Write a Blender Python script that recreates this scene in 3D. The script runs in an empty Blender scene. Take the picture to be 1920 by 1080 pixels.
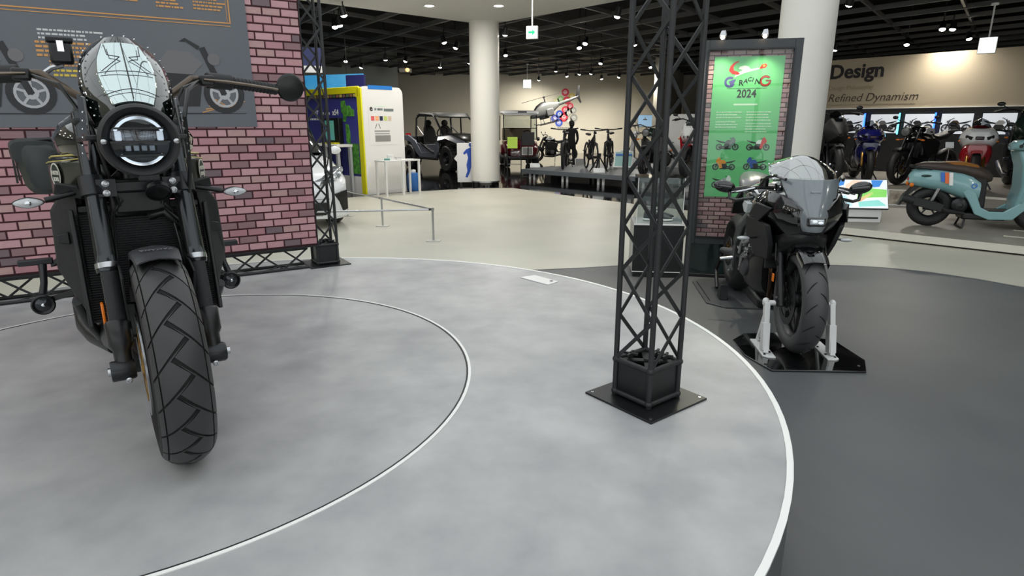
import bpy, bmesh, math, random
from mathutils import Vector, Matrix
random.seed(7)
SC = bpy.context.scene
COL = SC.collection
PI = math.pi
# ---------------------------------------------------------------- camera, world, exposure
CAM_H = 1.36
cam_data = bpy.data.cameras.new('camera'); cam_data.sensor_width = 36.0; cam_data.lens = 1150.0/1920.0*36.0
cam_data.clip_start = 0.05; cam_data.clip_end = 200
camera = bpy.data.objects.new('camera', cam_data); COL.objects.link(camera)
camera.location = (0, 0, CAM_H)
camera.rotation_euler = (PI/2 - math.atan(308.0/1150.0), 0, 0)
SC.camera = camera
world = bpy.data.worlds.new('world'); SC.world = world; world.use_nodes = True
bgn = world.node_tree.nodes['Background']; bgn.inputs[0].default_value = (0.93, 0.97, 1.0, 1); bgn.inputs[1].default_value = 1.6
SC.view_settings.view_transform = 'Standard'; SC.view_settings.look = 'None'
SC.view_settings.gamma = 1.0; SC.view_settings.use_curve_mapping = False
SC.view_settings.exposure = 0.12
# ---------------------------------------------------------------- materials
MAT = {}
def lin(c): return tuple(((x/255.0)/12.92 if x/255.0 <= .04045 else ((x/255.0+.055)/1.055)**2.4) for x in c) + (1.0,)
def mat(name, rgb, rough=.5, metal=0., emit=None, es=0., coat=0., noise=None, bump=None, alpha=1., trans=0., ior=1.45, spec=None, island=None, objrand=None):
    if name in MAT: return MAT[name]
    m = bpy.data.materials.new(name); m.use_nodes = True; nt = m.node_tree; b = nt.nodes['Principled BSDF']
    b.inputs['Base Color'].default_value = lin(rgb); b.inputs['Roughness'].default_value = rough; b.inputs['Metallic'].default_value = metal
    if spec is not None: b.inputs['Specular IOR Level'].default_value = spec
    if coat: b.inputs['Coat Weight'].default_value = coat; b.inputs['Coat Roughness'].default_value = .04
    if trans: b.inputs['Transmission Weight'].default_value = trans; b.inputs['IOR'].default_value = ior
    if alpha < 1: b.inputs['Alpha'].default_value = alpha
    if emit: b.inputs['Emission Color'].default_value = lin(emit); b.inputs['Emission Strength'].default_value = es
    tc = None
    def coords():
        nonlocal tc
        if tc is None: tc = nt.nodes.new('ShaderNodeTexCoord')
        return tc
    if noise:                                    # (scale, second colour, detail, contrast)
        n = nt.nodes.new('ShaderNodeTexNoise'); n.inputs['Scale'].default_value = noise[0]; n.inputs['Detail'].default_value = noise[2] if len(noise) > 2 else 4
        nt.links.new(coords().outputs['Object'], n.inputs['Vector'])
        r = nt.nodes.new('ShaderNodeValToRGB'); k = noise[3] if len(noise) > 3 else .2
        r.color_ramp.elements[0].position = .5-k; r.color_ramp.elements[1].position = .5+k
        r.color_ramp.elements[0].color = lin(rgb); r.color_ramp.elements[1].color = lin(noise[1])
        nt.links.new(n.outputs['Fac'], r.inputs['Fac']); nt.links.new(r.outputs['Color'], b.inputs['Base Color'])
    if island or objrand:
        cols = island or objrand
        r = nt.nodes.new('ShaderNodeValToRGB'); r.color_ramp.interpolation = 'CONSTANT'
        els = r.color_ramp.elements
        while len(els) < len(cols): els.new(1.0)
        for i, c in enumerate(cols): els[i].position = i/len(cols); els[i].color = lin(c)
        if island:
            g = nt.nodes.new('ShaderNodeNewGeometry'); nt.links.new(g.outputs['Random Per Island'], r.inputs['Fac'])
        else:
            g = nt.nodes.new('ShaderNodeObjectInfo'); nt.links.new(g.outputs['Random'], r.inputs['Fac'])
        mx = nt.nodes.new('ShaderNodeMixRGB'); mx.blend_type = 'MULTIPLY'; mx.inputs['Fac'].default_value = .15
        n = nt.nodes.new('ShaderNodeTexNoise'); n.inputs['Scale'].default_value = 60; nt.links.new(coords().outputs['Object'], n.inputs['Vector'])
        nt.links.new(r.outputs['Color'], mx.inputs[1]); nt.links.new(n.outputs['Fac'], mx.inputs[2]); nt.links.new(mx.outputs[0], b.inputs['Base Color'])
    if bump:                                     # (scale, strength)
        n2 = nt.nodes.new('ShaderNodeTexNoise'); n2.inputs['Scale'].default_value = bump[0]; n2.inputs['Detail'].default_value = 5
        nt.links.new(coords().outputs['Object'], n2.inputs['Vector'])
        bp = nt.nodes.new('ShaderNodeBump'); bp.inputs['Strength'].default_value = bump[1]; bp.inputs['Distance'].default_value = .01
        nt.links.new(n2.outputs['Fac'], bp.inputs['Height']); nt.links.new(bp.outputs['Normal'], b.inputs['Normal'])
    MAT[name] = m
    return m
def glass_mat(name, tint, fres=.08, rough=.02):
    """thin pane: mostly clear, mirror-like by the angle of the surface"""
    if name in MAT: return MAT[name]
    m = bpy.data.materials.new(name); m.use_nodes = True; nt = m.node_tree; nt.nodes.remove(nt.nodes['Principled BSDF'])
    out = nt.nodes['Material Output']; tr = nt.nodes.new('ShaderNodeBsdfTransparent'); tr.inputs[0].default_value = lin(tint)
    gl = nt.nodes.new('ShaderNodeBsdfGlossy'); gl.inputs['Roughness'].default_value = rough
    lw = nt.nodes.new('ShaderNodeLayerWeight'); lw.inputs['Blend'].default_value = .5
    pw = nt.nodes.new('ShaderNodeMath'); pw.operation = 'POWER'; pw.inputs[1].default_value = 4.0; nt.links.new(lw.outputs['Facing'], pw.inputs[0])
    ad = nt.nodes.new('ShaderNodeMath'); ad.operation = 'MULTIPLY_ADD'; ad.inputs[1].default_value = .95-fres; ad.inputs[2].default_value = fres+.03; ad.use_clamp = True
    nt.links.new(pw.outputs[0], ad.inputs[0])
    mx = nt.nodes.new('ShaderNodeMixShader'); nt.links.new(ad.outputs[0], mx.inputs[0]); nt.links.new(tr.outputs[0], mx.inputs[1]); nt.links.new(gl.outputs[0], mx.inputs[2])
    nt.links.new(mx.outputs[0], out.inputs['Surface'])
    MAT[name] = m
    return m
black_matte = mat('black_matte', (22, 23, 24), .55)
black_satin = mat('black_satin', (18, 19, 20), .35)
black_gloss = mat('black_gloss', (10, 11, 12), .08, coat=1.)
black_plastic = mat('black_plastic', (28, 29, 30), .6, bump=(300, .15))
rubber = mat('rubber', (34, 34, 35), .55)
rubber_groove = mat('rubber_groove', (12, 12, 12), .8)
steel = mat('steel', (190, 192, 195), .25, 1.)
chrome = mat('chrome', (225, 228, 232), .06, 1.)
dark_metal = mat('dark_metal', (58, 59, 61), .35, .8)
cast_metal = mat('cast_metal', (95, 95, 98), .5, .7)
gold_metal = mat('gold_metal', (190, 150, 80), .3, 1.)
fork_tube_m = mat('fork_tube_m', (66, 68, 70), .2, .85)
truss_black = mat('truss_black', (36, 37, 38), .5, bump=(400, .1))
white_paint = mat('white_paint', (228, 228, 226), .4)
white_gloss = mat('white_gloss', (235, 236, 238), .12, coat=.6)
lens_clear = mat('lens_clear', (200, 203, 205), .15, .3)
red_gloss = mat('red_gloss', (170, 22, 34), .15, coat=.8)
amber = mat('amber', (230, 120, 20), .25)
seat_black = mat('seat_black', (26, 26, 27), .6, bump=(200, .3))
mirror_m = mat('mirror_m', (30, 34, 32), .12, .6)
# ---------------------------------------------------------------- mesh builder
def V(*a): return Vector(a[0] if len(a) == 1 else a)
def frame(d, up=None):
    d = V(d).normalized(); up = V(up) if up is not None else V(0, 0, 1)
    if abs(d.dot(up.normalized())) > .985: up = V(1, 0, 0)
    x = up.cross(d).normalized(); y = d.cross(x)
    return x, y, d
class MB:
    def __init__(s): s.v = []; s.f = []; s.p = []
    def add(s, vs, fs):
        s.p.append((list(vs), list(fs))); o = len(s.v); s.v += [tuple(p) for p in vs]; s.f += [tuple(i+o for i in f) for f in fs]; return s
    def box(s, c, d, rz=0., R=None):
        c = V(c); h = V(d)*.5
        R = R or Matrix.Rotation(rz, 3, 'Z')
        vs = [c + R @ V(sx*h.x, sy*h.y, sz*h.z) for sz in (-1, 1) for sx, sy in ((-1, -1), (1, -1), (1, 1), (-1, 1))]
        return s.add(vs, [(0, 3, 2, 1), (4, 5, 6, 7), (0, 1, 5, 4), (1, 2, 6, 5), (2, 3, 7, 6), (3, 0, 4, 7)])
    def bar(s, a, b, w, h, up=None):
        a, b = V(a), V(b); x, y, d = frame(b-a, up)
        vs = [p + x*(i*w/2) + y*(j*h/2) for p in (a, b) for i, j in ((-1, -1), (1, -1), (1, 1), (-1, 1))]
        return s.add(vs, [(0, 3, 2, 1), (4, 5, 6, 7), (0, 1, 5, 4), (1, 2, 6, 5), (2, 3, 7, 6), (3, 0, 4, 7)])
    def tube(s, pts, r, n=8, caps=True, sq=1., up=None):
        pts = [V(p) for p in pts]; m = len(pts); rs = r if isinstance(r, (list, tuple)) else [r]*m
        x = None; rings = []
        for i, p in enumerate(pts):
            d = (pts[min(i+1, m-1)] - pts[max(i-1, 0)]).normalized()
            if x is None: x, y, _ = frame(d, up)
            else:
                x = (x - d*x.dot(d)).normalized(); y = d.cross(x)
            rings.append([p + x*math.cos(2*PI*k/n)*rs[i] + y*math.sin(2*PI*k/n)*rs[i]*sq for k in range(n)])
        return s.loft(rings, caps)
    def loft(s, rings, caps=True, closed=True):
        n = len(rings[0]); vs = [p for r in rings for p in r]; fs = []
        for i in range(len(rings)-1):
            for k in range(n if closed else n-1):
                k2 = (k+1) % n; fs.append((i*n+k, i*n+k2, (i+1)*n+k2, (i+1)*n+k))
        if caps and closed:
            fs.append(tuple(range(n-1, -1, -1))); fs.append(tuple(range((len(rings)-1)*n, len(rings)*n)))
        return s.add(vs, fs)
    def lathe(s, prof, c=(0, 0, 0), ax=(0, 1, 0), n=32, closed=False, a0=0., a1=2*PI, up=None):
        """prof: (radius, offset along axis)"""
        c = V(c); x, y, d = frame(ax, up); full = abs(a1-a0-2*PI) < 1e-6; m = n if full else n+1
        vs = []; L = len(prof)
        for k in range(m):
            a = a0+(a1-a0)*k/n; e = x*math.cos(a)+y*math.sin(a)
            vs += [c + e*r + d*h for r, h in prof]
        fs = []
        for k in range(n):
            k2 = (k+1) % m
            for i in range(L if closed else L-1):
                i2 = (i+1) % L; fs.append((k*L+i, k2*L+i, k2*L+i2, k*L+i2))
        return s.add(vs, fs)
    def ell(s, c, r, n=14, m=8, R=None):
        c = V(c); r = V(r) if not isinstance(r, (int, float)) else V(r, r, r); R = R or Matrix.Identity(3)
        rings = []
        for j in range(m+1):
            t = -PI/2+PI*j/m; cr = max(math.cos(t), .01); sz = math.sin(t)
            rings.append([c + R @ V(r.x*cr*math.cos(2*PI*k/n), r.y*cr*math.sin(2*PI*k/n), r.z*sz) for k in range(n)])
        return s.loft(rings)
    def prism(s, pts, a, b):
        """pts: 3D outline; extrude from offset vector a to offset vector b"""
        n = len(pts); a, b = V(a), V(b); pts = [V(p) for p in pts]
        vs = [p+a for p in pts]+[p+b for p in pts]
        return s.add(vs, [tuple(range(n-1, -1, -1)), tuple(range(n, 2*n))]+[(i, (i+1) % n, n+(i+1) % n, n+i) for i in range(n)])
    def xz(s, pts, y0, y1):      # outline in x,z extruded in y
        return s.prism([(p[0], 0, p[1]) for p in pts], (0, y0, 0), (0, y1, 0))
    def xy(s, pts, z0, z1):
        return s.prism([(p[0], p[1], 0) for p in pts], (0, 0, z0), (0, 0, z1))
    def disc(s, cx, cz, r, y0, y1, n=20, rx=None):
        return s.xz([(cx+(rx or r)*math.cos(2*PI*k/n), cz+r*math.sin(2*PI*k/n)) for k in range(n)], y0, y1)
    def ring(s, cx, cz, r0, r1, y0, y1, n=24):
        return s.lathe([(r0, -y0), (r1, -y0), (r1, -y1), (r0, -y1)], (cx, 0, cz), (0, -1, 0), n, closed=True)
    def mesh(s, name, m, ang=40, sub=0):
        me = bpy.data.meshes.new(name); me.from_pydata(s.v, [], s.f); me.materials.append(m)
        bm = bmesh.new(); bm.from_mesh(me); bmesh.ops.recalc_face_normals(bm, faces=bm.faces[:]); bm.to_mesh(me); bm.free()
        if ang:
            me.polygons.foreach_set('use_smooth', [True]*len(me.polygons)); me.set_sharp_from_angle(angle=math.radians(ang))
        me.update()
        return me
def obj(name, me, parent=None, loc=None, rot=None):
    o = bpy.data.objects.new(name, me); COL.objects.link(o)
    if parent is not None: o.parent = parent
    if loc is not None: o.location = loc
    if rot is not None: o.rotation_euler = rot
    return o
SPLIT = {'plate_bolts': 'plate_bolt', 'foot_bolts': 'foot_bolt', 'corner_node': 'corner_node', 'chrome_ring': 'chrome_ring', 'projector_lens': 'projector_lens', 'daylight_led': 'daylight_led', 'grille_bar': 'grille_bar', 'caliper_bolt': 'caliper_bolt', 'headlight_led': 'headlight_led', 'sign_feet': 'sign_foot', 'stand_foot': 'stand_foot', 'eyes': 'eye', 'bag_strap': 'bag_strap', 'figure_letters': 'figure_letter', 'side_machine_print': 'side_machine_print', 'headlight_projector': 'headlight_projector', 'gold_stripe': 'gold_stripe', 'gold_frame_line': 'gold_frame_line', 'nose_edge': 'nose_edge', 'foot': 'foot', 'swing_arm': 'swing_arm'}
def part(name, mb, m, parent=None, ang=40, bevel=0., sub=0, label=None, kind=None, seg=2):
    if name in SPLIT and len(mb.p) > 1:          # pieces that stand apart become objects of their own
        os = []
        for vs, fs in mb.p: os.append(part(SPLIT[name], MB().add(vs, fs), m, parent, ang, bevel, sub, label, kind, seg))
        return os[0]
    o = obj(name, mb.mesh(name, m, ang), parent)
    if sub:
        md = o.modifiers.new('sub', 'SUBSURF'); md.levels = sub; md.render_levels = sub
    if bevel:
        md = o.modifiers.new('bev', 'BEVEL'); md.width = bevel; md.segments = seg; md.limit_method = 'ANGLE'; md.angle_limit = math.radians(35)
    if label: o['label'] = label
    if kind: o['kind'] = kind
    return o
def tag(o, label, cat, group=None):
    o['label'] = label; o['category'] = cat
    if group: o['group'] = group
    return o
def thing(name, label, cat, loc=(0, 0, 0), rz=0., group=None, rot=None):
    o = obj(name, None, None, loc, rot or (0, 0, rz)); o.empty_display_size = .1
    return tag(o, label, cat, group)
def struct(name, mb, m, parent=None, ang=40, bevel=0., label=None):
    o = part(name, mb, m, parent, ang, bevel); o['kind'] = 'structure'
    if label: o['label'] = label
    return o
def text(name, body, size, m, parent, x, z, y=-.003, ext=.001, shear=0., bold=0., align='LEFT', sx=1., rot=(PI/2, 0, 0)):
    cu = bpy.data.curves.new(name, 'FONT'); cu.body = body; cu.size = size; cu.extrude = ext; cu.shear = shear; cu.offset = bold; cu.align_x = align
    cu.resolution_u = 3
    t = bpy.data.objects.new(name, cu); COL.objects.link(t)
    bpy.context.view_layer.update()
    me = bpy.data.meshes.new_from_object(t.evaluated_get(bpy.context.evaluated_depsgraph_get()))
    bpy.data.objects.remove(t); bpy.data.curves.remove(cu)
    me.materials.clear(); me.materials.append(m); me.name = name
    o = obj(name, me, parent, (x, y, z), rot); o.scale = (sx, 1, 1)
    return o
def lerp(a, b, t): return a+(b-a)*t
def mirrored(pts): return [(p[0], -p[1], p[2]) for p in pts]
U2 = V(.66, -.75); V2 = V(.75, .66)      # the building's grid directions
STG = .33                                # height of the round stage
# ================================================================ SETTING
beige_m = mat('beige_floor', (196, 194, 180), .42, noise=(.9, (178, 176, 164), 3, .25), bump=(30, .02))
stage_m = mat('stage_vinyl', (150, 150, 152), .42, noise=(4.5, (184, 184, 183), 10, .24), bump=(60, .03))
mat_m = mat('dark_mat', (80, 82, 84), .48, noise=(1.2, (94, 96, 97), 3, .3), bump=(120, .03))
gloss_floor_m = mat('gloss_floor', (14, 14, 15), .06, noise=(3, (20, 20, 21), 3, .3))
soffit_m = mat('soffit_white', (214, 213, 207), .8)
ceil_m = mat('ceiling_black', (13, 13, 14), .9)
beam_m = mat('ceiling_beam', (92, 92, 92), .45)
wall_m = mat('plaster_wall', (214, 208, 190), .8, noise=(.4, (206, 200, 182), 2, .3))
wall_grey_m = mat('plaster_grey', (176, 180, 172), .8)
col_m = mat('column_paint', (226, 224, 216), .5)
trim_white = mat('trim_white', (240, 240, 236), .35)
# ---- floors
struct('floor_black', MB().box((0, 12, -.052), (40, 42, .1)), gloss_floor_m, ang=0)
fl = [(-13, 3.0), (-3.25, 11.6), (-2.0, 12.85), (-.75, 13.5), (.02, 13.55), (1.05, 12.15), (2.0, 10.96), (4.3, 8.2), (6.4, 5.8), (9.5, 2.2), (9.5, -6.8), (-13, -6.8)]
struct('floor', MB().xy(fl, -.02, 0), beige_m, ang=0)
mp = [(-.8, 5.45), (-.2, 5.6), (.2, 5.70), (.41, 5.74), (1.08, 5.89), (1.8, 5.97), (2.6, 5.97), (3.34, 5.89), (3.62, 5.8), (3.92, 5.62), (4.19, 5.33), (4.4, 5.0), (4.75, 4.2), (4.95, 3.2), (4.9, 2.0), (4.5, .6), (3.6, -.8), (2, -1.8), (-.5, -2), (-2, -1), (-2, 3)]
matf = struct('floor_mat', MB().xy(mp, 0, .010), mat_m, ang=0)
ed = MB(); mpe = mp[:18]
for i in range(len(mpe)-1): ed.bar((mpe[i][0], mpe[i][1], .006), (mpe[i+1][0], mpe[i+1][1], .006), .022, .014, (0, 0, 1))
part('mat_edge_strip', ed, mat('mat_edge', (120, 121, 120), .3, .3), matf, ang=0)
# ---- round stage
SX, SY, SR = -1.154, 2.562, 2.20
n = 128
stage = struct('floor_stage', MB().xy([(SX+SR*math.cos(2*PI*k/n), SY+SR*math.sin(2*PI*k/n)) for k in range(n)], .012, STG), stage_m)
part('stage_edge_trim', MB().lathe([(SR-.014, -.004), (SR+.006, -.004), (SR+.006, .004), (SR-.014, .004)], (SX, SY, STG), (0, 0, 1), n, closed=True), trim_white, stage)
part('stage_skirt', MB().lathe([(SR, -STG+.012), (SR+.004, -STG+.012), (SR+.004, -.004), (SR, -.004)], (SX, SY, STG), (0, 0, 1), n, closed=True), mat_m, stage)
IX, IY, IR = -1.497, 2.367, 1.318
part('turntable_gap', MB().lathe([(IR-.014, 0), (IR-.006, 0), (IR-.006, .0016), (IR-.014, .0016)], (IX, IY, STG), (0, 0, 1), n, closed=True), black_matte, stage)
part('turntable_ring', MB().lathe([(IR-.006, 0), (IR+.006, 0), (IR+.006, .003), (IR-.006, .003)], (IX, IY, STG), (0, 0, 1), n, closed=True), trim_white, stage)
# floor outlet cover
fb = thing('floor_outlet_cover', 'white rectangular outlet cover plate lying on the round grey stage', 'floor outlet', (.191, 4.05, STG))
q = [(.055-.191, 4.117-4.05), (.161-.191, 4.178-4.05), (.312-.191, 3.998-4.05), (.236-.191, 3.914-4.05)]
part('cover_plate', MB().xy(q, 0, .006), white_paint, fb, bevel=.002)
part('finger_hole', MB().lathe([(.002, .0065), (.012, .0065), (.012, .0075), (.002, .0075)], (.075, -.045, 0), (0, 0, 1), 16), black_matte, fb)
# ---- ceiling
ceil = struct('ceiling', MB().box((0, 12, 4.35), (40, 42, .1)), ceil_m, ang=0)
BU = V(.57, -.82, 0).normalized(); BV = V(.62, .785, 0).normalized()
C0 = V(2, 16, 3.55)
for k in range(-15, 16):
    nrm = V(-BU.y, BU.x, 0); p = C0 + nrm*(k*1.25)
    part('ceiling_beam', MB().bar(p-BU*22, p+BU*20, .05, .09, (0, 0, 1)), beam_m, ceil, ang=0)
for k in range(-14, 18):
    nrm = V(-BV.y, BV.x, 0); p = C0 + nrm*(k*1.45) + V(0, 0, .02)
    part('ceiling_beam', MB().bar(p-BV*22, p+BV*20, .045, .08, (0, 0, 1)), beam_m, ceil, ang=0)
sp = [(-.9, 14.15), (-.26, 14.15), (5.6, 7.6), (10.5, 2.0), (10.5, -7), (-13.5, -7), (-13.5, 3.1)]
soff = struct('ceiling_soffit', MB().xy(sp, 3.45, 4.3), soffit_m, ang=0)
# ---- far and side walls
struct('wall_back', MB().box((2, 30.1, 2.15), (36, .2, 4.3)), wall_m, ang=0)
struct('wall_back_left', MB().box((-8.6, 26.0, 2.15), (8.0, .2, 4.3)), wall_grey_m, ang=0)
struct('wall_left', MB().box((-14, 11.5, 2.15), (.2, 37, 4.3)), wall_grey_m, ang=0)
struct('wall_side', MB().box((17, 11.5, 2.15), (.2, 37, 4.3)), wall_grey_m, ang=0)
wc = struct('wall_corner', MB().box((6.4, 26.0, 2.15), (.25, 8, 4.3), rz=-.35), wall_m, ang=0)
# ---- window wall behind the camera (daylight side)
win = struct('window_1', MB().box((1.5, -7.05, .1), (31, .2, .2)).box((1.5, -7.05, 3.6), (31, .2, .5)), white_paint, ang=0)
for k in range(22): part('mullion', MB().box((-14+k*1.45, -7.05, 1.8), (.09, .14, 3.3)), dark_metal, win, ang=0)
for z in (1.15, 2.35): part('transom', MB().box((1.5, -7.05, z), (31, .1, .07)), dark_metal, win, ang=0)
# ---- columns
def column(x, y, r, label, top=3.5):
    t = thing('column', label, 'column', (x, y, 0))
    part('shaft', MB().lathe([(.01, .09), (r, .09), (r, top), (.01, top)], (0, 0, 0), (0, 0, 1), 48), col_m, t, ang=60)
    part('plinth', MB().lathe([(.01, 0), (r*.96, 0), (r*.96, .09), (.01, .09)], (0, 0, 0), (0, 0, 1), 48), black_gloss, t)
    part('collar', MB().lathe([(r, .09), (r+.006, .09), (r+.006, .12), (r, .12)], (0, 0, 0), (0, 0, 1), 48), steel, t)
    return t
column(-.6, 14.1, .32, 'round white column beside the blue figure sign, at the corner of the pale floor')
column(3.78, 8.45, .335, 'round white column behind the green racing poster panel')
# ---- recessed downlights in the soffit
down_em = mat('downlight_lens', (255, 253, 245), .5, emit=(255, 251, 240), es=14)
def lamp(kind, name, parent, energy, loc, size=.2, rot=(0, 0, 0), color=(1, .97, .92), cone=110):
    l = bpy.data.lights.new(name, kind); l.energy = energy; l.color = color
    if kind == 'AREA': l.shape = 'DISK'; l.size = size
    if kind == 'SPOT': l.spot_size = math.radians(cone); l.spot_blend = 1.; l.shadow_soft_size = size
    o = bpy.data.objects.new(name, l); COL.objects.link(o); o.parent = parent; o.location = loc; o.rotation_euler = rot
    return o
def inside(x, y):
    c = False; m = len(sp)
    for i in range(m):
        (x0, y0), (x1, y1) = sp[i], sp[i-1]
        if (y0 > y) != (y1 > y) and x < (x1-x0)*(y-y0)/(y1-y0)+x0: c = not c
    return c
ring_me = MB().lathe([(.085, 0), (.115, 0), (.115, -.012), (.085, -.006)], (0, 0, 0), (0, 0, 1), 28, closed=True).mesh('trim_ring', white_paint)
lens_me = MB().lathe([(.001, -.003), (.085, -.003)], (0, 0, 0), (0, 0, 1), 28).mesh('lamp_lens', down_em)
DL = 0
for j in range(9):
    for i in range(-6, 9):
        x = -.245-1.27*i + .2*(j % 2); y = 12.2-2.0*j
        near = (j == 0 and i in (0, 1))
        if not near and (not inside(x, y) or not inside(x+.6, y+.6) or not inside(x-.6, y+.6) or (i % 2) or (-6 < x < 5.2 and y < 9.2)): continue
        t = thing('downlight', 'round recessed downlight glowing in the white ceiling soffit near the column' if near else 'round recessed downlight in the white soffit above the stage hall', 'downlight', (x, y, 3.449), group='downlights by the column' if near else 'downlights above the stage hall')
        obj('trim_ring', ring_me, t); obj('lamp_lens', lens_me, t)
        lamp('AREA', 'downlight_lamp', t, 16 if y < 9 else 26, (0, 0, -.03), .18)
        DL += 1
# ---- spotlights under the black ceiling
spot_em = mat('spot_lens', (255, 255, 250), .5, emit=(255, 250, 238), es=26)
house_me = MB().lathe([(.001, .16), (.05, .16), (.062, .02), (.066, 0), (.056, 0), (.05, .02), (.001, .03)], (0, 0, 0), (0, 0, 1), 16).mesh('spot_housing', black_satin)
slens_me = MB().ell((0, 0, .0), (.056, .056, .034), 14, 6).mesh('spot_lens', spot_em)
stem_me = MB().tube([(0, 0, .1), (0, .02, .2), (0, 0, .3), (0, 0, 1.085)], .012, 8).mesh('spot_stem', black_satin)
def G(u, v, z):
    a = (v-540)/1150.; th = math.atan(308/1150.); c, s = math.cos(th), math.sin(th)
    r = ((u-960)/1150., c-a*s, -s-a*c); t = (z-CAM_H)/r[2]; return V(r[0]*t, r[1]*t, z)
SPOTS = [(645, 29), (637, 48), (628, 51), (833, 80), (854, 90), (825, 126), (947, 65), (948, 104), (1097, 82), (1086, 90), (1042, 133), (1086, 139), (1108, 138), (1063, 143), (1126, 119), (1157, 31), (648, 115), (677, 127), (1592, 9), (1565, 94), (1767, 55), (1786, 55), (1817, 73), (1700, 84), (1220, 126), (760, 115), (723, 112), (1010, 150), (1160, 145), (1128, 148), (880, 118), (1190, 84)]
for i, (u, v) in enumerate(SPOTS):
    p = G(u, v, 3.22)
    tilt = random.uniform(.15, .5)*random.choice((-1, 1))
    t = thing('spotlight', 'small black spotlight shining under the dark ceiling grid', 'spotlight', p, random.uniform(0, 6), group='spotlights under the dark ceiling grid')
    h = obj('spot_housing', house_me, t, (0, 0, 0), (tilt, 0, 0)); obj('spot_lens', slens_me, h); obj('spot_stem', stem_me, t)
    lamp('SPOT', 'spot_lamp', h, (260 if u > 1500 else 95) if p.y < 20 else 560, (0, 0, -.02), .06, (0, 0, 0), (1, .95, .86), 160)
# ---- hanging exit signs
exit_face = mat('exit_face', (245, 255, 248), .4, emit=(240, 255, 246), es=1.6)
exit_green = mat('exit_green', (0, 150, 95), .4, emit=(0, 160, 100), es=.9)
def exit_sign(x, y, z, top, w, label, arrow, rz=0.):
    t = thing('hanging_sign', label, 'sign', (x, y, z), rz)
    part('sign_case', MB().box((0, .03, 0), (w, .06, w*1.02)), white_paint, t, bevel=.004)
    part('lit_face', MB().box((0, -.003, 0), (w*.92, .004, w*.94)), exit_face, t, ang=0)
    if arrow:
        s = w*.3
        part('green_arrow', MB().xz([(-s, -s*.28), (s*.1, -s*.28), (s*.1, -s*.8), (s, 0), (s*.1, s*.8), (s*.1, s*.28), (-s, s*.28)], -.012, -.006), exit_green, t, ang=0)
    part('hanger_rod', MB().tube([(0, .03, w*.5), (0, .03, top-z)], .012, 8), white_paint, t)
    part('ceiling_cap', MB().lathe([(.001, 0), (.05, 0), (.05, .03), (.001, .03)], (0, .03, top-z-.03), (0, 0, 1), 16), white_paint, t)
exit_sign(.32, 10.6, 2.78, 3.45, .19, 'hanging white exit sign with a green arrow below the white soffit', True, -.25)
exit_sign(.56, 24, 2.79, 3.5, .30, 'small lit hanging sign box above the white golf cart', False)
exit_sign(7.4, 10.2, 2.54, 3.15, .235, 'blank lit hanging sign box in front of the Design wall', False, -.7)
# ceiling projector and surveillance box
pj = thing('projector', 'pale ceiling projector with a lit lens above the off-road buggy', 'projector', G(760, 132, 3.05))
part('case', MB().box((0, 0, 0), (.36, .34, .13)), mat('proj_case', (170, 165, 160), .5), pj, bevel=.02)
part('lens', MB().lathe([(.001, 0), (.06, 0), (.06, .05), (.001, .05)], (.1, -.21, 0), (0, 1, 0), 16), mat('proj_lens', (240, 190, 120), .3, emit=(255, 200, 120), es=2), pj)
part('mount', MB().tube([(0, 0, .06), (0, 0, 1.26)], .02, 8), black_satin, pj)
# ================================================================ TRUSSES
def truss(root, s, z0, z1, bay=.17, r=.0105, bw=.014):
    h = s/2; cs = [(-h, -h), (h, -h), (h, h), (-h, h)]
    leg = MB().tube([(0, 0, z0), (0, 0, z1)], r, 10).mesh('leg_tube', truss_black)
    for c in cs: obj('leg_tube', leg, root, (c[0], c[1], 0))
    nb = int(round((z1-z0)/bay)); b = (z1-z0)/nb
    for k in range(4):
        a, c = V(cs[k][0], cs[k][1], 0), V(cs[(k+1) % 4][0], cs[(k+1) % 4][1], 0); nn = ((a+c)*.5).normalized()
        e = (c-a).normalized()*(r*.6)
        m1 = MB().bar(a+e+nn*.003, c-e+V(0, 0, b)+nn*.003, bw, .005, nn).mesh('brace', truss_black, 0)
        m2 = MB().bar(c-e-nn*.003, a+e+V(0, 0, b)-nn*.003, bw, .005, nn).mesh('brace', truss_black, 0)
        for i in range(nb): obj('brace', (m1, m2)[i % 2], root, (0, 0, z0+i*b))
    return b
def star_bolt(mb, x, y, z):
    mb.lathe([(.001, 0), (.012, 0), (.012, .018), (.001, .02)], (x, y, z), (0, 0, 1), 8)
    for k in range(4):
        a = k*PI/2+.4; mb.bar((x, y, z+.016), (x+.03*math.cos(a), y+.03*math.sin(a), z+.016), .009, .008)
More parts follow.
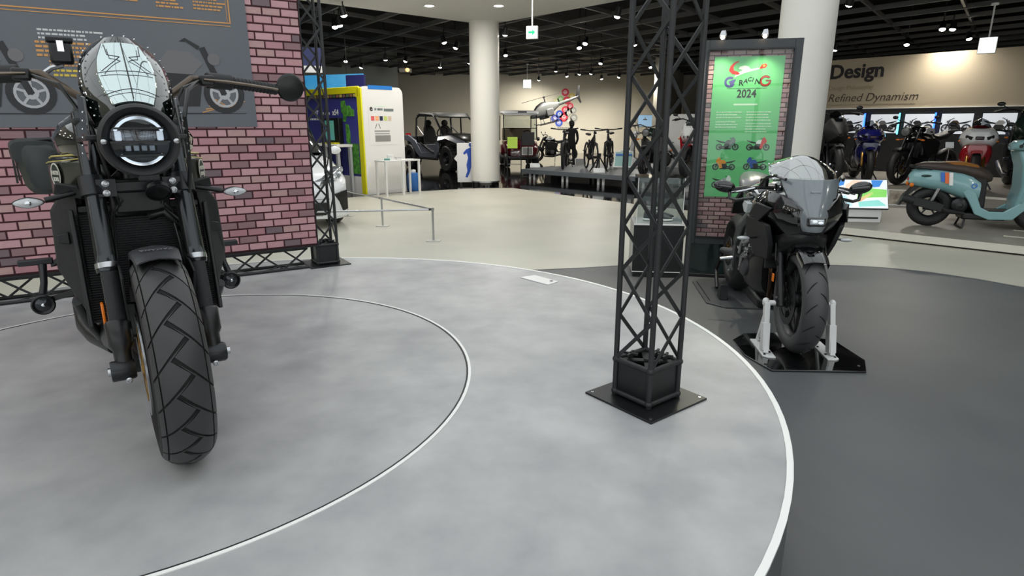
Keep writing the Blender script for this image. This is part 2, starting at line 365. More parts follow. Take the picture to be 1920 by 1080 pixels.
def tower(loc, rz, label, s=.168, plate=.33, top=3.05, box=True, name='truss_tower'):
    t = thing(name, label, 'truss', loc, rz)
    part('base_plate', MB().box((0, 0, .004), (plate, plate, .008)), black_satin, t, bevel=.001)
    bo = MB()
    for sx in (-1, 1):
        for sy in (-1, 1): bo.lathe([(.001, .010), (.006, .010), (.006, .006)], (sx*plate*.44, sy*plate*.44, 0), (0, 0, 1), 8)
    part('plate_bolts', bo, steel, t)
    h = s/2; zb = .165
    if box:
        for k in range(4):
            a = k*PI/2; d = V(math.cos(a), math.sin(a), 0); e = V(-d.y, d.x, 0)
            part('base_panel', MB().bar(d*h*.97-e*(h*.86)+V(0, 0, zb*.5), d*h*.97+e*(h*.86)+V(0, 0, zb*.5), .004, zb*.86, (0, 0, 1)), black_satin, t, ang=0)
            part('base_rail', MB().tube([d*h-e*h+V(0, 0, zb-.012), d*h+e*h+V(0, 0, zb-.012)], .0105, 10), truss_black, t)
            part('base_rail', MB().tube([d*h-e*h+V(0, 0, .02), d*h+e*h+V(0, 0, .02)], .0105, 10), truss_black, t)
        for sx in (-1, 1):
            for sy in (-1, 1):
                part('corner_node', MB().ell((sx*h, sy*h, zb-.012), .015, 10, 6).ell((sx*h, sy*h, .022), .015, 10, 6), truss_black, t)
                part('base_post', MB().tube([(sx*h, sy*h, .008), (sx*h, sy*h, zb)], .0105, 10), truss_black, t)
        kb = MB()
        for sx, sy in ((-.6, -.5), (.6, -.45), (0, .6), (.55, .55)): star_bolt(kb, sx*h, sy*h, zb-.006)
        kb.bar((-h, -h, zb-.014), (h, h, zb-.014), .03, .006).bar((-h, h, zb-.018), (h, -h, zb-.018), .03, .006)
        part('star_knobs', kb, black_matte, t)
    truss(t, s, zb if box else .008, top-loc[2])
    return t
tower((.521, 2.205, STG), math.radians(-52), 'tall black lattice truss tower on a square black base plate in the open stage floor')
# ================================================================ BRICK DISPLAY WALL
WA = math.atan2(.5415, .841)
brick_cols = [(197, 151, 155), (190, 144, 149), (203, 159, 163), (178, 129, 135), (195, 148, 152), (146, 114, 118), (188, 152, 150), (199, 154, 159), (120, 103, 108), (186, 137, 145)]
brick_m = mat('brick_print', (165, 112, 120), .7, objrand=brick_cols)
brick_is = mat('brick_print_rest', (165, 112, 120), .7, island=brick_cols)
mortar_m = mat('mortar', (66, 30, 38), .85)
wallb = thing('brick_display_wall', 'pink brick display wall panel standing on a black truss behind the dark motorcycle', 'display wall', (-1.455, 4.41, 0), WA)
PT = 2.95
part('panel', MB().box((-1.3, .018, (.5+PT)/2), (2.67, .03, PT-.5)), mortar_m, wallb, ang=0)
part('panel_edge', MB().box((.038, .016, (.5+PT)/2), (.006, .036, PT-.5)).box((-1.3, .012, .497), (2.67, .04, .012)), black_satin, wallb, ang=0)
bl, bh, px, pz = .110, .0435, .117, .051
def brick_mesh(w, h, dpt, m, nm='brick'):
    e = .003; mb = MB()
    a = [(-w/2, 0, -h/2), (w/2, 0, -h/2), (w/2, 0, h/2), (-w/2, 0, h/2)]
    b = [(-w/2+e, -dpt, -h/2+e), (w/2-e, -dpt, -h/2+e), (w/2-e, -dpt, h/2-e), (-w/2+e, -dpt, h/2-e)]
    return mb.add(a+b, [(4, 5, 6, 7), (0, 1, 5, 4), (1, 2, 6, 5), (2, 3, 7, 6), (3, 0, 4, 7)])
bm_full = brick_mesh(bl, bh, .008, 0).mesh('brick', brick_m, 0)
cands = []; rest = MB()
for k in range(int((PT-.51)/pz)):
    z = .513+bh/2+k*pz; x = .032-(px/2 if k % 2 else 0)
    if k % 2: cands.append((.032-px*.25+.0, z, 1))
    while x-bl > -2.62:
        cx = x-bl/2; x -= px
        if cx+bl/2 < -.305 and z-bh/2 > 1.34: continue
        cands.append((cx, z, 0))
vis = sorted([c for c in cands if c[1] < 2.25 and c[0] > -1.95], key=lambda c: -c[0]*0+c[1])[:300]
half_me = brick_mesh(bl*.46, bh, .008, 0).mesh('brick', brick_m, 0)
vs = set(vis)
for c in cands:
    if c in vs: obj('brick', half_me if c[2] else bm_full, wallb, (c[0], .004, c[1]))
    else:
        w = bl*.46 if c[2] else bl; bmx = brick_mesh(w, bh, .008, 0)
        rest.add([(p[0]+c[0], p[1]+.004, p[2]+c[1]) for p in bmx.v], bmx.f)
part('bricks', rest, brick_is, wallb, 0, kind='stuff')
bt = thing('horizontal_truss', 'black lattice truss lying on the stage under the brick display wall', 'truss', (-1.455, 4.41, STG), WA, rot=None)
hz = obj('truss_bed', MB().box((-1.25, .085, .004), (2.4, .02, .006)).mesh('truss_bed', truss_black, 0), bt)
class _R: pass
def htruss(root, s, x0, x1, cy, cz, bay=.17, r=.0105):
    M = Matrix.Translation((0, cy, cz)) @ Matrix.Rotation(PI/2, 4, 'Y')
    h = s/2; cs = [(-h, -h), (h, -h), (h, h), (-h, h)]; nb = int(round((x1-x0)/bay)); b = (x1-x0)/nb
    leg = MB().tube([(0, 0, x0), (0, 0, x1)], r, 10).mesh('leg_tube', truss_black)
    def put(nm, me, off):
        o = obj(nm, me, root); o.matrix_local = M @ Matrix.Translation(off)
    for c in cs: put('leg_tube', leg, (c[0], c[1], 0))
    for k in range(4):
        a, c = V(cs[k][0], cs[k][1], 0), V(cs[(k+1) % 4][0], cs[(k+1) % 4][1], 0); nn = ((a+c)*.5).normalized()
        m1 = MB().bar(a+nn*.003, c+V(0, 0, b)+nn*.003, .013, .005, nn).mesh('brace', truss_black, 0)
        m2 = MB().bar(c-nn*.003, a+V(0, 0, b)-nn*.003, .013, .005, nn).mesh('brace', truss_black, 0)
        for i in range(nb): put('brace', (m1, m2)[i % 2], (0, 0, x0+i*b))
htruss(bt, .14, -2.5, -.035, .098, .081)
tp = V(-1.455, 4.41, STG) + Matrix.Rotation(WA, 3, 'Z') @ V(.118, .128, 0)
tower(tuple(tp), WA, 'slim black lattice truss post at the edge of the brick display wall', s=.15, plate=.30, top=3.0, name='truss_post')
# ---- printed banner on the wall
ban = thing('printed_banner', 'grey printed banner with gold lettering and motorcycle pictures on the brick display wall', 'banner', (-1.455, 4.41, 0), WA)
ban_m = mat('banner_grey', (92, 97, 104), .55, noise=(1.1, (104, 107, 112), 2, .3))
gold_ink = mat('gold_ink', (206, 150, 88), .6); yel_ink = mat('yellow_ink', (212, 186, 72), .6); pale_ink = mat('pale_ink', (205, 205, 205), .6)
ink_dark = mat('ink_dark', (40, 41, 44), .6); ink_mid = mat('ink_mid', (112, 110, 112), .6); ink_light = mat('ink_light', (178, 178, 180), .6)
part('sheet', MB().box((-1.455, -.009, 2.145), (2.31, .006, 1.61)), ban_m, ban, ang=0)
Y0, Y1 = -.0135, -.012
g = MB()
g.box((-1.4, Y0, 1.973), (2.0, .002, .007)).box((-1.4, Y0, 1.955), (2.0, .002, .004)).box((-.40, Y0, 2.4), (.007, .002, .86)).box((-.415, Y0, 2.4), (.003, .002, .84))
part('gold_frame_line', g, gold_ink, ban, ang=0)
rnd = random.Random(3)
def textlines(parent, x, z, w, n, dz, h, m, nm='printed_text_line', y=-.0135, jit=.3):
    for i in range(n):
        mb = MB(); cx = x; e = x+w*(1-jit*rnd.random())
        while cx < e:
            l = rnd.uniform(.5, 2.2)*h*1.4; mb.box((min(cx+l/2, e), y, z-i*dz), (l, .002, h)); cx += l+h*.5
        part(nm, mb, m, parent, ang=0)
textlines(ban, -1.02, 2.135, .16, 5, .019, .010, gold_ink); textlines(ban, -.80, 2.135, .15, 6, .019, .010, gold_ink); textlines(ban, -.60, 2.12, .17, 5, .019, .009, gold_ink)
textlines(ban, -1.30, 2.125, .15, 4, .02, .010, pale_ink)
textlines(ban, -1.40, 1.865, .30, 3, .021, .010, pale_ink); textlines(ban, -1.42, 1.80, .40, 4, .023, .012, gold_ink); textlines(ban, -1.37, 1.70, .30, 2, .02, .008, gold_ink); textlines(ban, -1.36, 1.652, .36, 2, .025, .012, yel_ink, jit=.1)
textlines(ban, -1.72, 1.66, .12, 3, .03, .02, ink_mid)
def art_bike(parent, x, z, wb, flip, body, tank, y=-.0135, rr=.215, seatm=None, fairing=None, rim=None, dy=.0012):
    f = -1 if flip else 1
    def P(pts): return [(x+f*a*wb, z+b*wb) for a, b in pts]
    for cx in (0, -1):
        m = MB().ring(x+f*cx*wb, z, rr*wb*.72, rr*wb, y, y-dy, 22); part('printed_tire', m, ink_dark, parent, ang=0)
        m = MB().ring(x+f*cx*wb, z, rr*wb*.58, rr*wb*.70, y, y-dy, 22).ring(x+f*cx*wb, z, .02*wb, rr*wb*.3, y, y-dy, 14)
        for k in range(5):
            a = k*2*PI/5+.3; c = (x+f*cx*wb, z)
            m.bar((c[0]+math.cos(a)*rr*wb*.25, y-dy*.4, c[1]+math.sin(a)*rr*wb*.25), (c[0]+math.cos(a)*rr*wb*.6, y-dy*.4, c[1]+math.sin(a)*rr*wb*.6), rr*wb*.12, dy*.6, (0, 1, 0))
        part('printed_rim', m, rim or ink_light, parent, ang=0)
    b = MB().xz(P([(-.66, -.14), (-.27, -.14), (-.22, .1), (-.32, .22), (-.65, .22), (-.74, .02)]), y, y-dy)
    b.xz(P([(-1.02, .03), (-.6, .07), (-.6, -.03), (-1.02, -.03)]), y, y-dy*1.1).xz(P([(-.03, -.02), (.03, .0), (-.15, .5), (-.21, .48)]), y, y-dy*1.2)
    b.xz(P([(-.22, .46), (-.2, .5), (-.34, .58), (-.4, .54), (-.33, .54)]), y, y-dy).xz(P([(-1.0, -.1), (-.5, -.16), (-.5, -.1), (-.98, -.02)]), y, y-dy*1.3)
    part('printed_body', b, body, parent, ang=0)
    part('printed_tank', MB().xz(P([(-.64, .3), (-.52, .44), (-.32, .44), (-.19, .32), (-.3, .2), (-.6, .21)]), y, y-dy*1.5), tank, parent, ang=0)
    part('printed_seat', MB().xz(P([(-1.2, .44), (-.98, .38), (-.64, .31), (-.62, .23), (-.95, .27), (-1.18, .39)]), y, y-dy*1.4), seatm or ink_dark, parent, ang=0)
    if fairing: part('printed_fairing', MB().xz(P([(-.02, .28), (0, .4), (-.12, .6), (-.22, .62), (-.3, .44), (-.42, -.05), (-.25, -.1), (-.16, .2)]), y, y-dy*1.6), fairing, parent, ang=0)
    else: part('printed_headlight', MB().disc(x-f*.07*wb, z+.37*wb, .065*wb, y, y-dy*1.6, 14), ink_mid, parent, ang=0)
art_bike(ban, -.481, 1.545, .56, False, ink_dark, ink_mid)
art_bike(ban, -1.477, 1.525, .54, False, ink_dark, ink_mid, rim=ink_light)
sh = MB().xz([(-2.1, 1.405), (-1.3, 1.413), (-1.3, 1.418), (-2.1, 1.416)], Y1, Y0).xz([(-1.2, 1.409), (-.36, 1.424), (-.36, 1.427), (-1.2, 1.425)], Y1, Y0)
part('printed_shadow', sh, ink_dark, ban, ang=0)
gl = MB()
for i in range(5):
    a = .5+i*.25; gl.bar((-.45+.10*math.cos(-a), Y0, 1.55+.1*math.sin(-a)), (-.62+.02*i, Y0, 1.43+.02*i), .006, .001, (0, 1, 0))
part('printed_gold_streak', gl, gold_ink, ban, ang=0)
# ================================================================ POSTER PANEL
PA = math.atan2(-.2425, .9701)
pp = thing('poster_panel', 'dark framed glazed poster stand with a green racing poster on brick print', 'poster stand', (1.6, 5.5, 0), PA)
frame_m = mat('panel_frame', (52, 57, 60), .4)
fo = MB()
for x0, x1, z0, z1 in ((0, .057, .315, 2.03), (.722, .783, .315, 2.03), (.057, .722, 1.957, 2.03), (.057, .722, .315, .375)):
    fo.box(((x0+x1)/2, .02, (z0+z1)/2), (x1-x0, .09, z1-z0))
part('frame', fo, frame_m, pp, bevel=.003)
fi = MB()
for x0, x1, z0, z1 in ((.050, .062, .37, 1.962), (.717, .729, .37, 1.962), (.062, .717, 1.95, 1.962), (.062, .717, .37, .382)):
    fi.box(((x0+x1)/2, -.028, (z0+z1)/2), (x1-x0, .012, z1-z0))
part('frame_bead', fi, black_satin, pp, ang=0)
part('back_board', MB().box((.39, .03, 1.166), (.68, .02, 1.6)), mortar_m, pp, ang=0)
w2, h2, p2x, p2z = .094, .033, .1, .0385
b2 = brick_mesh(w2, h2, .004, 0).mesh('brick', brick_m, 0); b2c = {}
for k in range(41):
    z = .377+h2/2+k*p2z; x = .059-(p2x/2 if k % 2 else 0)
    while x < .72:
        l, r = max(x, .058), min(x+w2, .721); x += p2x
        if r-l < .008 or z+h2/2 > 1.957: continue
        if z-h2/2 > .735 and z+h2/2 < 1.905 and l > .108 and r < .662: continue
        key = round(r-l, 3)
        if key not in b2c: b2c[key] = brick_mesh(r-l, h2, .004, 0).mesh('brick', brick_m, 0)
        obj('brick', b2c[key], pp, ((l+r)/2, .021, z))
green_m = mat('poster_green', (116, 204, 134), .5)
po = part('green_poster', MB().box((.385, .014, 1.319), (.554, .003, 1.165)), green_m, pp, ang=0, label='green racing poster sheet')
YP = .0122
red_i = mat('ink_red', (222, 48, 42), .5); white_i = mat('ink_white', (240, 240, 236), .5); purple_i = mat('ink_purple', (92, 84, 150), .5); brown_i = mat('ink_brown', (128, 66, 52), .5); black_i = mat('ink_black', (28, 34, 30), .5)
orange_i = mat('ink_orange', (240, 150, 50), .5); blue_i = mat('ink_blue', (48, 84, 170), .5); cream_i = mat('ink_cream', (214, 236, 210), .5); grey_i = mat('ink_grey', (120, 130, 128), .5)
def arc(mb, cx, cz, r0, r1, a0, a1, y, n=20, dy=.001):
    o = [(cx+r1*math.cos(lerp(a0, a1, k/n)), cz+r1*math.sin(lerp(a0, a1, k/n))) for k in range(n+1)]+[(cx+r0*math.cos(lerp(a1, a0, k/n)), cz+r0*math.sin(lerp(a1, a0, k/n))) for k in range(n+1)]
    return mb.xz(o, y, y-dy)
part('logo_wheel', arc(MB(), .243, 1.70, .026, .044, .9, 5.9, YP).xz([(.235, 1.705), (.29, 1.725), (.285, 1.705), (.262, 1.67), (.25, 1.675)], YP, YP-.0012), purple_i, po, ang=0)
part('logo_wheel', arc(MB(), .525, 1.705, .028, .046, .7, 6.2, YP).box((.548, YP, 1.708), (.045, .002, .012)), brown_i, po, ang=0)
part('logo_wheel_ring', arc(MB(), .525, 1.705, .032, .037, .8, 6.1, YP-.001), red_i, po, ang=0)
part('logo_swoosh', MB().xz([(.228, 1.792), (.238, 1.825), (.262, 1.852), (.298, 1.868), (.306, 1.862), (.278, 1.845), (.262, 1.818), (.27, 1.79), (.3, 1.782), (.318, 1.765), (.3, 1.755), (.255, 1.765)], YP, YP-.0012), red_i, po, ang=0)
part('logo_rider', MB().xz([(.29, 1.768), (.275, 1.735), (.30, 1.748), (.36, 1.77), (.43, 1.79), (.475, 1.80), (.49, 1.812), (.455, 1.808), (.40, 1.80), (.385, 1.82), (.35, 1.83), (.315, 1.822), (.305, 1.802), (.34, 1.795)], YP, YP-.001), white_i, po, ang=0)
part('logo_flame', MB().xz([(.466, 1.80), (.485, 1.835), (.515, 1.842), (.528, 1.828), (.515, 1.808), (.49, 1.805)], YP, YP-.0012), red_i, po, ang=0)
part('logo_flame_core', MB().disc(.503, 1.825, .009, YP-.001, YP-.002, 12, .012), orange_i, po, ang=0)
for i, (ch, x, z, s, sk) in enumerate((('R', .315, 1.672, .062, 0), ('A', .352, 1.69, .05, .1), ('C', .382, 1.705, .046, .2), ('i', .418, 1.70, .05, .2), ('N', .438, 1.682, .06, .2))):
    text('logo_letter', ch, s, black_i, po, x, z, YP-.0005, .0005, sk, .0012)
part('logo_rule', MB().box((.385, YP, 1.648), (.32, .001, .0025)), black_i, po, ang=0)
text('year_2024', '2024', .092, black_i, po, .385, 1.575, YP-.0005, .0005, 0, .002, 'CENTER', .85)
part('subtitle_bar', MB().box((.385, YP, 1.517), (.19, .001, .014)), cream_i, po, ang=0)
textlines(po, .155, 1.455, .20, 3, .022, .008, cream_i, y=YP); textlines(po, .40, 1.455, .21, 4, .022, .008, cream_i, y=YP)
textlines(po, .155, 1.375, .20, 3, .022, .008, cream_i, y=YP); textlines(po, .40, 1.36, .21, 4, .022, .008, cream_i, y=YP)
for x, z, fl_, fa, tk in ((.335, 1.165, False, grey_i, ink_mid), (.585, 1.165, False, red_i, white_i), (.32, .995, True, orange_i, orange_i), (.575, 1.0, True, blue_i, blue_i), (.325, .84, False, white_i, ink_light)):
    art_bike(po, x+(-.135 if fl_ else 0), z, .135, fl_, black_i, tk, y=YP, fairing=fa, rim=ink_mid, rr=.2, dy=.0006)
pane_m = glass_mat('poster_glass', (246, 250, 248), .0)
part('glass_pane', MB().box((.39, -.02, 1.166), (.67, .003, 1.59)), pane_m, pp, ang=0)
part('lower_board', MB().box((.39, .03, .158), (.76, .05, .305)), mat('lower_board', (28, 44, 42), .12, coat=.5), pp, ang=0)
part('foot_rail', MB().box((.39, .02, .02), (.785, .12, .04)), black_satin, pp, bevel=.003)
bulb = mat('lamp_bulb', (255, 240, 215), .5, emit=(255, 225, 190), es=10)
for k, x in enumerate((.155, .48)):
    ar = part('lamp_arm', MB().tube([(x+.02, .03, 2.03), (x+.03, .02, 2.085), (x+.015, -.03, 2.10), (x, -.07, 2.075)], .005, 8), steel, pp)
    hd = part('lamp_head', MB().lathe([(.001, .05), (.018, .048), (.03, .0), (.026, 0), (.001, .03)], (x-.005, -.085, 2.045), (.1, .35, 1), 16), steel, pp)
    part('lamp_bulb', MB().ell((x-.006, -.09, 2.042), .017, 10, 6), bulb, hd)
    lamp('SPOT', 'picture_lamp', pp, 46, (x, -.12, 2.03), .02, (-.25, 0, 0), (1, .88, .7), 120)
# ================================================================ PEDESTAL WITH SHOES
pd = thing('display_pedestal', 'black box pedestal with white edge strips beside the poster stand', 'pedestal', (1.335, 5.62, .01), -.12)
part('body', MB().box((0, 0, .265), (.44, .42, .43)), mat('pedestal_black', (24, 25, 26), .4), pd, bevel=.002)
part('kick_base', MB().box((0, 0, .025), (.42, .40, .05)), black_matte, pd)
part('side_sheet', MB().box((-.222, 0, .27), (.004, .42, .44)), mat('ped_side', (150, 150, 146), .4), pd, ang=0)
part('edge_strip', MB().box((0, -.21, .483), (.445, .012, .012)), trim_white, pd); part('edge_strip', MB().box((0, -.21, .052), (.445, .012, .006)), trim_white, pd)
part('top_board', MB().box((0, .0, .485), (.44, .42, .012)), mat('ped_top', (150, 152, 152), .35), pd)
gc = thing('glass_case', 'clear glass display case on the black pedestal', 'glass case', (1.335, 5.62, .501), -.12)
cm = glass_mat('case_glass', (244, 248, 248), .02); hh = .40
for nm, c, d in (('front_pane', (0, -.2, hh/2), (.40, .004, hh)), ('back_pane', (0, .2, hh/2), (.40, .004, hh)), ('side_pane', (-.2, 0, hh/2), (.004, .396, hh)), ('side_pane', (.2, 0, hh/2), (.004, .396, hh)), ('top_pane', (0, 0, hh+.002), (.404, .404, .004))):
    part(nm, MB().box(c, d), cm, gc, ang=0)
for sx in (-1, 1): part('edge_bead', MB().box((sx*.2, -.2, hh/2), (.006, .006, hh)), white_paint, gc, ang=0)
def shoe(x, y, rz, label):
    t = thing('sneaker', label, 'shoe', (x, y, .501), rz, 'pair of shoes in the glass case')
    L = .27
    def sec(u, w, z0, z1, cx=0): return [(u, cx+w*math.cos(a), lerp(z0, z1, .5+.5*math.sin(a))) for a in [2*PI*k/12 for k in range(12)]]
    part('sole', MB().loft([sec(0, .02, .003, .026), sec(.02, .034, 0, .028), sec(.1, .032, 0, .026), sec(.19, .045, 0, .026), sec(.25, .035, .001, .026), sec(L, .012, .008, .024)]), white_paint, t)
    part('upper', MB().loft([sec(.006, .02, .02, .07), sec(.025, .033, .02, .105), sec(.07, .036, .02, .11), sec(.11, .035, .02, .095), sec(.15, .036, .02, .075), sec(.21, .038, .02, .055), sec(.25, .028, .02, .042), sec(.262, .012, .022, .034)]), mat('shoe_grey', (70, 72, 74), .7), t)
    part('collar', MB().lathe([(.024, 0), (.034, 0), (.034, .015), (.024, .015)], (.048, 0, .1), (.15, 0, 1), 16, closed=True), mat('shoe_lining', (150, 150, 150), .8), t)
    lc = MB()
    for i in range(4): lc.bar((.1+.022*i, -.022, .098-.010*i), (.1+.022*i, .022, .098-.010*i), .006, .004)
    part('laces', lc, white_paint, t)
shoe(1.20, 5.60, -.15, 'grey shoe with a white sole under the glass case'); shoe(1.24, 5.69, -.05, 'grey shoe with a white sole under the glass case')
# ================================================================ MOTORCYCLE PARTS
def tire_surf(R, w, s, amax=1.12):
    rc = w/2/math.sin(amax); al = s*amax
    return rc*math.sin(al), R-rc*(1-math.cos(al))
def tire(t, name, x, z, R, w, rim_r, n=56, tread=0, shift=.25, m=None):
    prof = []
    for i in range(13):
        y, r = tire_surf(R, w, -1+i/6); prof.append((r, y))
    prof += [(lerp(prof[-1][0], rim_r, .5), w*.52), (rim_r, w*.40), (rim_r-.004, 0), (rim_r, -w*.40), (lerp(prof[0][0], rim_r, .5), -w*.52)]
    o = part(name, MB().lathe(prof, (x, 0, z), (0, 1, 0), n, closed=True, up=(0, 0, 1)), rubber_groove if tread else (m or rubber), t, 60)
    if tread:
        mb = MB(); p = 2*PI/tread; g = .045; ns, nf = 5, 4
        def zig(f): q = (f/p) % 1.; return .30*(1-abs(2*q-1)*2)
        for sg in (-1, 1):
            for k in range(tread):
                f0 = k*p+(0 if sg > 0 else p*.5)
                def grid(sa, sb, lift):
                    vs = []
                    for i in range(nf+1):
                        fi = f0+g/2+(p-g)*i/nf; si = zig(fi)+sg*.035
                        a, b = (si if sa is None else sg*sa), sg*sb
                        for j in range(ns+1):
                            s = lerp(a, b, j/ns); y, r = tire_surf(R+lift, w+lift, s); f = fi+shift*abs(s-si)
                            vs.append((x+r*math.sin(f), y, z+r*math.cos(f)))
                    return vs
                for sa, sb in ((None, .70), (.755, .97)):
                    top = grid(sa, sb, .0035); bot = grid(sa, sb, -.004); q = (nf+1)*(ns+1); fs = []
                    for i in range(nf):
                        for j in range(ns):
                            a = i*(ns+1)+j; fs.append((a, a+1, a+ns+2, a+ns+1))
                    rim_ = [j for j in range(ns+1)]+[i*(ns+1)+ns for i in range(1, nf+1)]+[nf*(ns+1)+j for j in range(ns-1, -1, -1)]+[i*(ns+1) for i in range(nf-1, 0, -1)]
                    for a, b in zip(rim_, rim_[1:]+rim_[:1]): fs.append((a, b, b+q, a+q))
                    mb.add(top+bot, fs)
        part('tread_blocks', mb, mat('tread_rubber', (52, 52, 53), .46), o, 35, kind='stuff')
    return o
def rim(t, name, x, z, r, w, m, spokes=10, hub=.05):
    mb = MB().lathe([(r, -w*.42), (r+.006, -w*.42), (r-.008, -w*.2), (r-.012, 0), (r-.008, w*.2), (r+.006, w*.42), (r, w*.42), (r-.02, w*.25), (r-.026, 0), (r-.02, -w*.25)], (x, 0, z), (0, 1, 0), 48, closed=True, up=(0, 0, 1))
    mb.lathe([(.001, -w*.38), (hub*.8, -w*.38), (hub, -w*.2), (hub, w*.2), (hub*.8, w*.38), (.001, w*.38)], (x, 0, z), (0, 1, 0), 20)
    for k in range(spokes):
        a = 2*PI*k/spokes; d = V(math.sin(a), 0, math.cos(a)); c = V(x, 0, z)
        e = (w*.12 if k % 2 else -w*.12)
        mb.bar(c+d*hub*.8+V(0, e, 0), c+d*(r-.018), .014, .02, (0, 1, 0))
    return part(name, mb, m, t)
def disc(t, x, z, y, r, m=steel, carrier=gold_metal):
    mb = MB().lathe([(r*.72, -.0025), (r, -.0025), (r, .0025), (r*.72, .0025)], (x, y, z), (0, 1, 0), 40, closed=True)
    o = part('brake_disc', mb, m, t)
    c = MB().lathe([(r*.35, -.002), (r*.45, -.002), (r*.45, .002), (r*.35, .002)], (x, y, z), (0, 1, 0), 24, closed=True)
    for k in range(6):
        a = k*PI/3; d = V(math.sin(a), 0, math.cos(a)); c.bar(V(x, y, z)+d*r*.4, V(x, y, z)+d*r*.76, .018, .006, (0, 1, 0))
    part('disc_carrier', c, carrier, o)
    return o
def superring(x, cy, cz, hy, hz, n=20, p=2.6, zt=1., yt=1.):
    """closed ring in the plane x; zt squeezes the width of the upper half, yt of the lower"""
    o = []
    for k in range(n):
        a = 2*PI*k/n; c, s = math.cos(a), math.sin(a)
        f = zt if s > 0 else yt
        yy = math.copysign(abs(c)**(2/p), c)*hy*(1+(f-1)*abs(s)); zz = math.copysign(abs(s)**(2/p), s)*hz
        o.append((x, cy+yy, cz+zz))
    return o
def both(fn):
    for sg in (-1, 1): fn(sg)
# ================================================================ MOTORCYCLE 1: dark roadster on the stage
m1 = thing('motorcycle', 'matt black roadster motorcycle with round headlight and smoked fly screen on the round stage', 'motorcycle', (-1.057, 1.782, STG), math.atan2(-.819, .574))
R1 = .325; FX = lambda z: -(z-R1)*.40
tire(m1, 'front_tire', 0, R1, R1, .142, .228, tread=20, shift=.30)
rim(m1, 'front_rim', 0, R1, .225, .11, mat('rim_bronze', (60, 52, 40), .35, .7))
both(lambda s: disc(m1, 0, R1, s*.076, .158))
for s in (-1, 1):
    cz = R1
    lo = part('fork_lower', MB().tube([(FX(.30), s*.122, .30), (FX(.33), s*.122, .33), (FX(.375), s*.122, .375), (FX(.39), s*.122, .39), (FX(.45), s*.122, .45), (FX(.458), s*.122, .458)], [.023, .024, .025, .034, .035, .03], 18), black_satin, m1)
    part('axle_boss', MB().lathe([(.001, -.034), (.029, -.034), (.031, -.03), (.031, .024), (.027, .03), (.001, .03)], (.004, s*.126, R1-.005), (0, 1, 0), 20), dark_metal, lo)
    part('axle_bolt', MB().lathe([(.001, 0), (.013, 0), (.013, .012), (.006, .012), (.006, .006), (.001, .006)], (0.004, s*.155, R1-.005), (0, s, 0), 12), steel, lo)
    part('pinch_bolt', MB().lathe([(.001, 0), (.009, 0), (.009, .008), (.005, .009), (.004, .005), (.001, .005)], (.028, s*.118, R1-.03), (1, 0, 0), 12), steel, lo)
    part('fork_stanchion', MB().tube([(FX(.45), s*.122, .45), (FX(.61), s*.122, .61)], .0215, 16), mat('stanchion', (186, 182, 172), .15, 1.), m1)
    ft = part('fork_tube', MB().tube([(FX(.595), s*.122, .595), (FX(.60), s*.122, .60), (FX(.625), s*.122, .625), (FX(.63), s*.122, .63), (FX(.645), s*.121, .645), (FX(.92), s*.119, .92), (FX(1.06), s*.118, 1.06)], [.028, .0305, .0305, .028, .0285, .0265, .0265], 20), fork_tube_m, m1)
    part('seal_ring', MB().tube([(FX(.607), s*.122, .607), (FX(.622), s*.122, .622)], .0318, 20), steel, ft)
    part('fork_cap', MB().tube([(FX(1.06), s*.118, 1.06), (FX(1.075), s*.118, 1.075)], [.022, .018], 12), dark_metal, ft)
    cl = part('fork_clamp', MB().tube([(FX(.815), s*.119, .815), (FX(.87), s*.119, .87)], .038, 20).box((FX(.84)+.012, s*.088, .842), (.045, .05, .052)), dark_metal, m1)
    for dz in (-.014, .014): part('clamp_bolt', MB().lathe([(.001, 0), (.010, 0), (.010, .01), (.005, .011), (.004, .006), (.001, .006)], (FX(.84)+.038, s*.090, .842+dz), (1, 0, 0), 12), steel, cl)
    gd = []
    for z in (.612, .59, .52, .46, .435):
        c = V(FX(z), s*.122, z); w = .030 if z > .45 else .026
        gd.append([c+V(math.cos(a)*w, -s*math.sin(a)*w, 0) for a in [-.75+2.9*k/8 for k in range(9)]]+[c+V(math.cos(a)*(w-.003), -s*math.sin(a)*(w-.003), 0) for a in [2.15-2.9*k/8 for k in range(9)]])
    part('fork_guard', MB().loft(gd), black_plastic, m1, 50)
    # fender bracket blade, brake caliper, reflector
    br = [(.03, .60), (-.05, .62), (-.135, .615), (-.13, .53), (-.085, .455), (-.035, .452), (-.03, .52)]
    part('fender_bracket', MB().xz(br, s*.093-.003, s*.093+.003), black_matte, m1, bevel=.001)
    ca = part('brake_caliper', MB().box((-.11, s*.088, .435), (.075, .052, .11), R=Matrix.Rotation(-.38, 3, 'Y')), black_satin, m1, bevel=.008)
    part('caliper_bolt', MB().lathe([(.001, 0), (.008, 0), (.008, .008), (.001, .009)], (-.10, s*.114, .46), (0, s, 0), 10).lathe([(.001, 0), (.008, 0), (.008, .008), (.001, .009)], (-.13, s*.114, .41), (0, s, 0), 10), gold_metal, ca)
    part('brake_hose', MB().tube([(-.13, s*.09, .49), (-.17, s*.095, .56), (-.19, s*.09, .66), (-.22, s*.08, .76), (-.22, s*.05, .80)], .005, 8), black_satin, m1)
part('side_reflector', MB().box((FX(.47)-.04, -.152, .47), (.035, .008, .075)), amber, m1, bevel=.003, label='orange side reflector')
part('lower_triple_clamp', MB().box((FX(.84)-.02, 0, .842), (.07, .17, .04)), black_satin, m1, bevel=.008)
part('upper_triple_clamp', MB().box((FX(1.035)-.01, 0, 1.035), (.075, .29, .025)), black_satin, m1, bevel=.008)
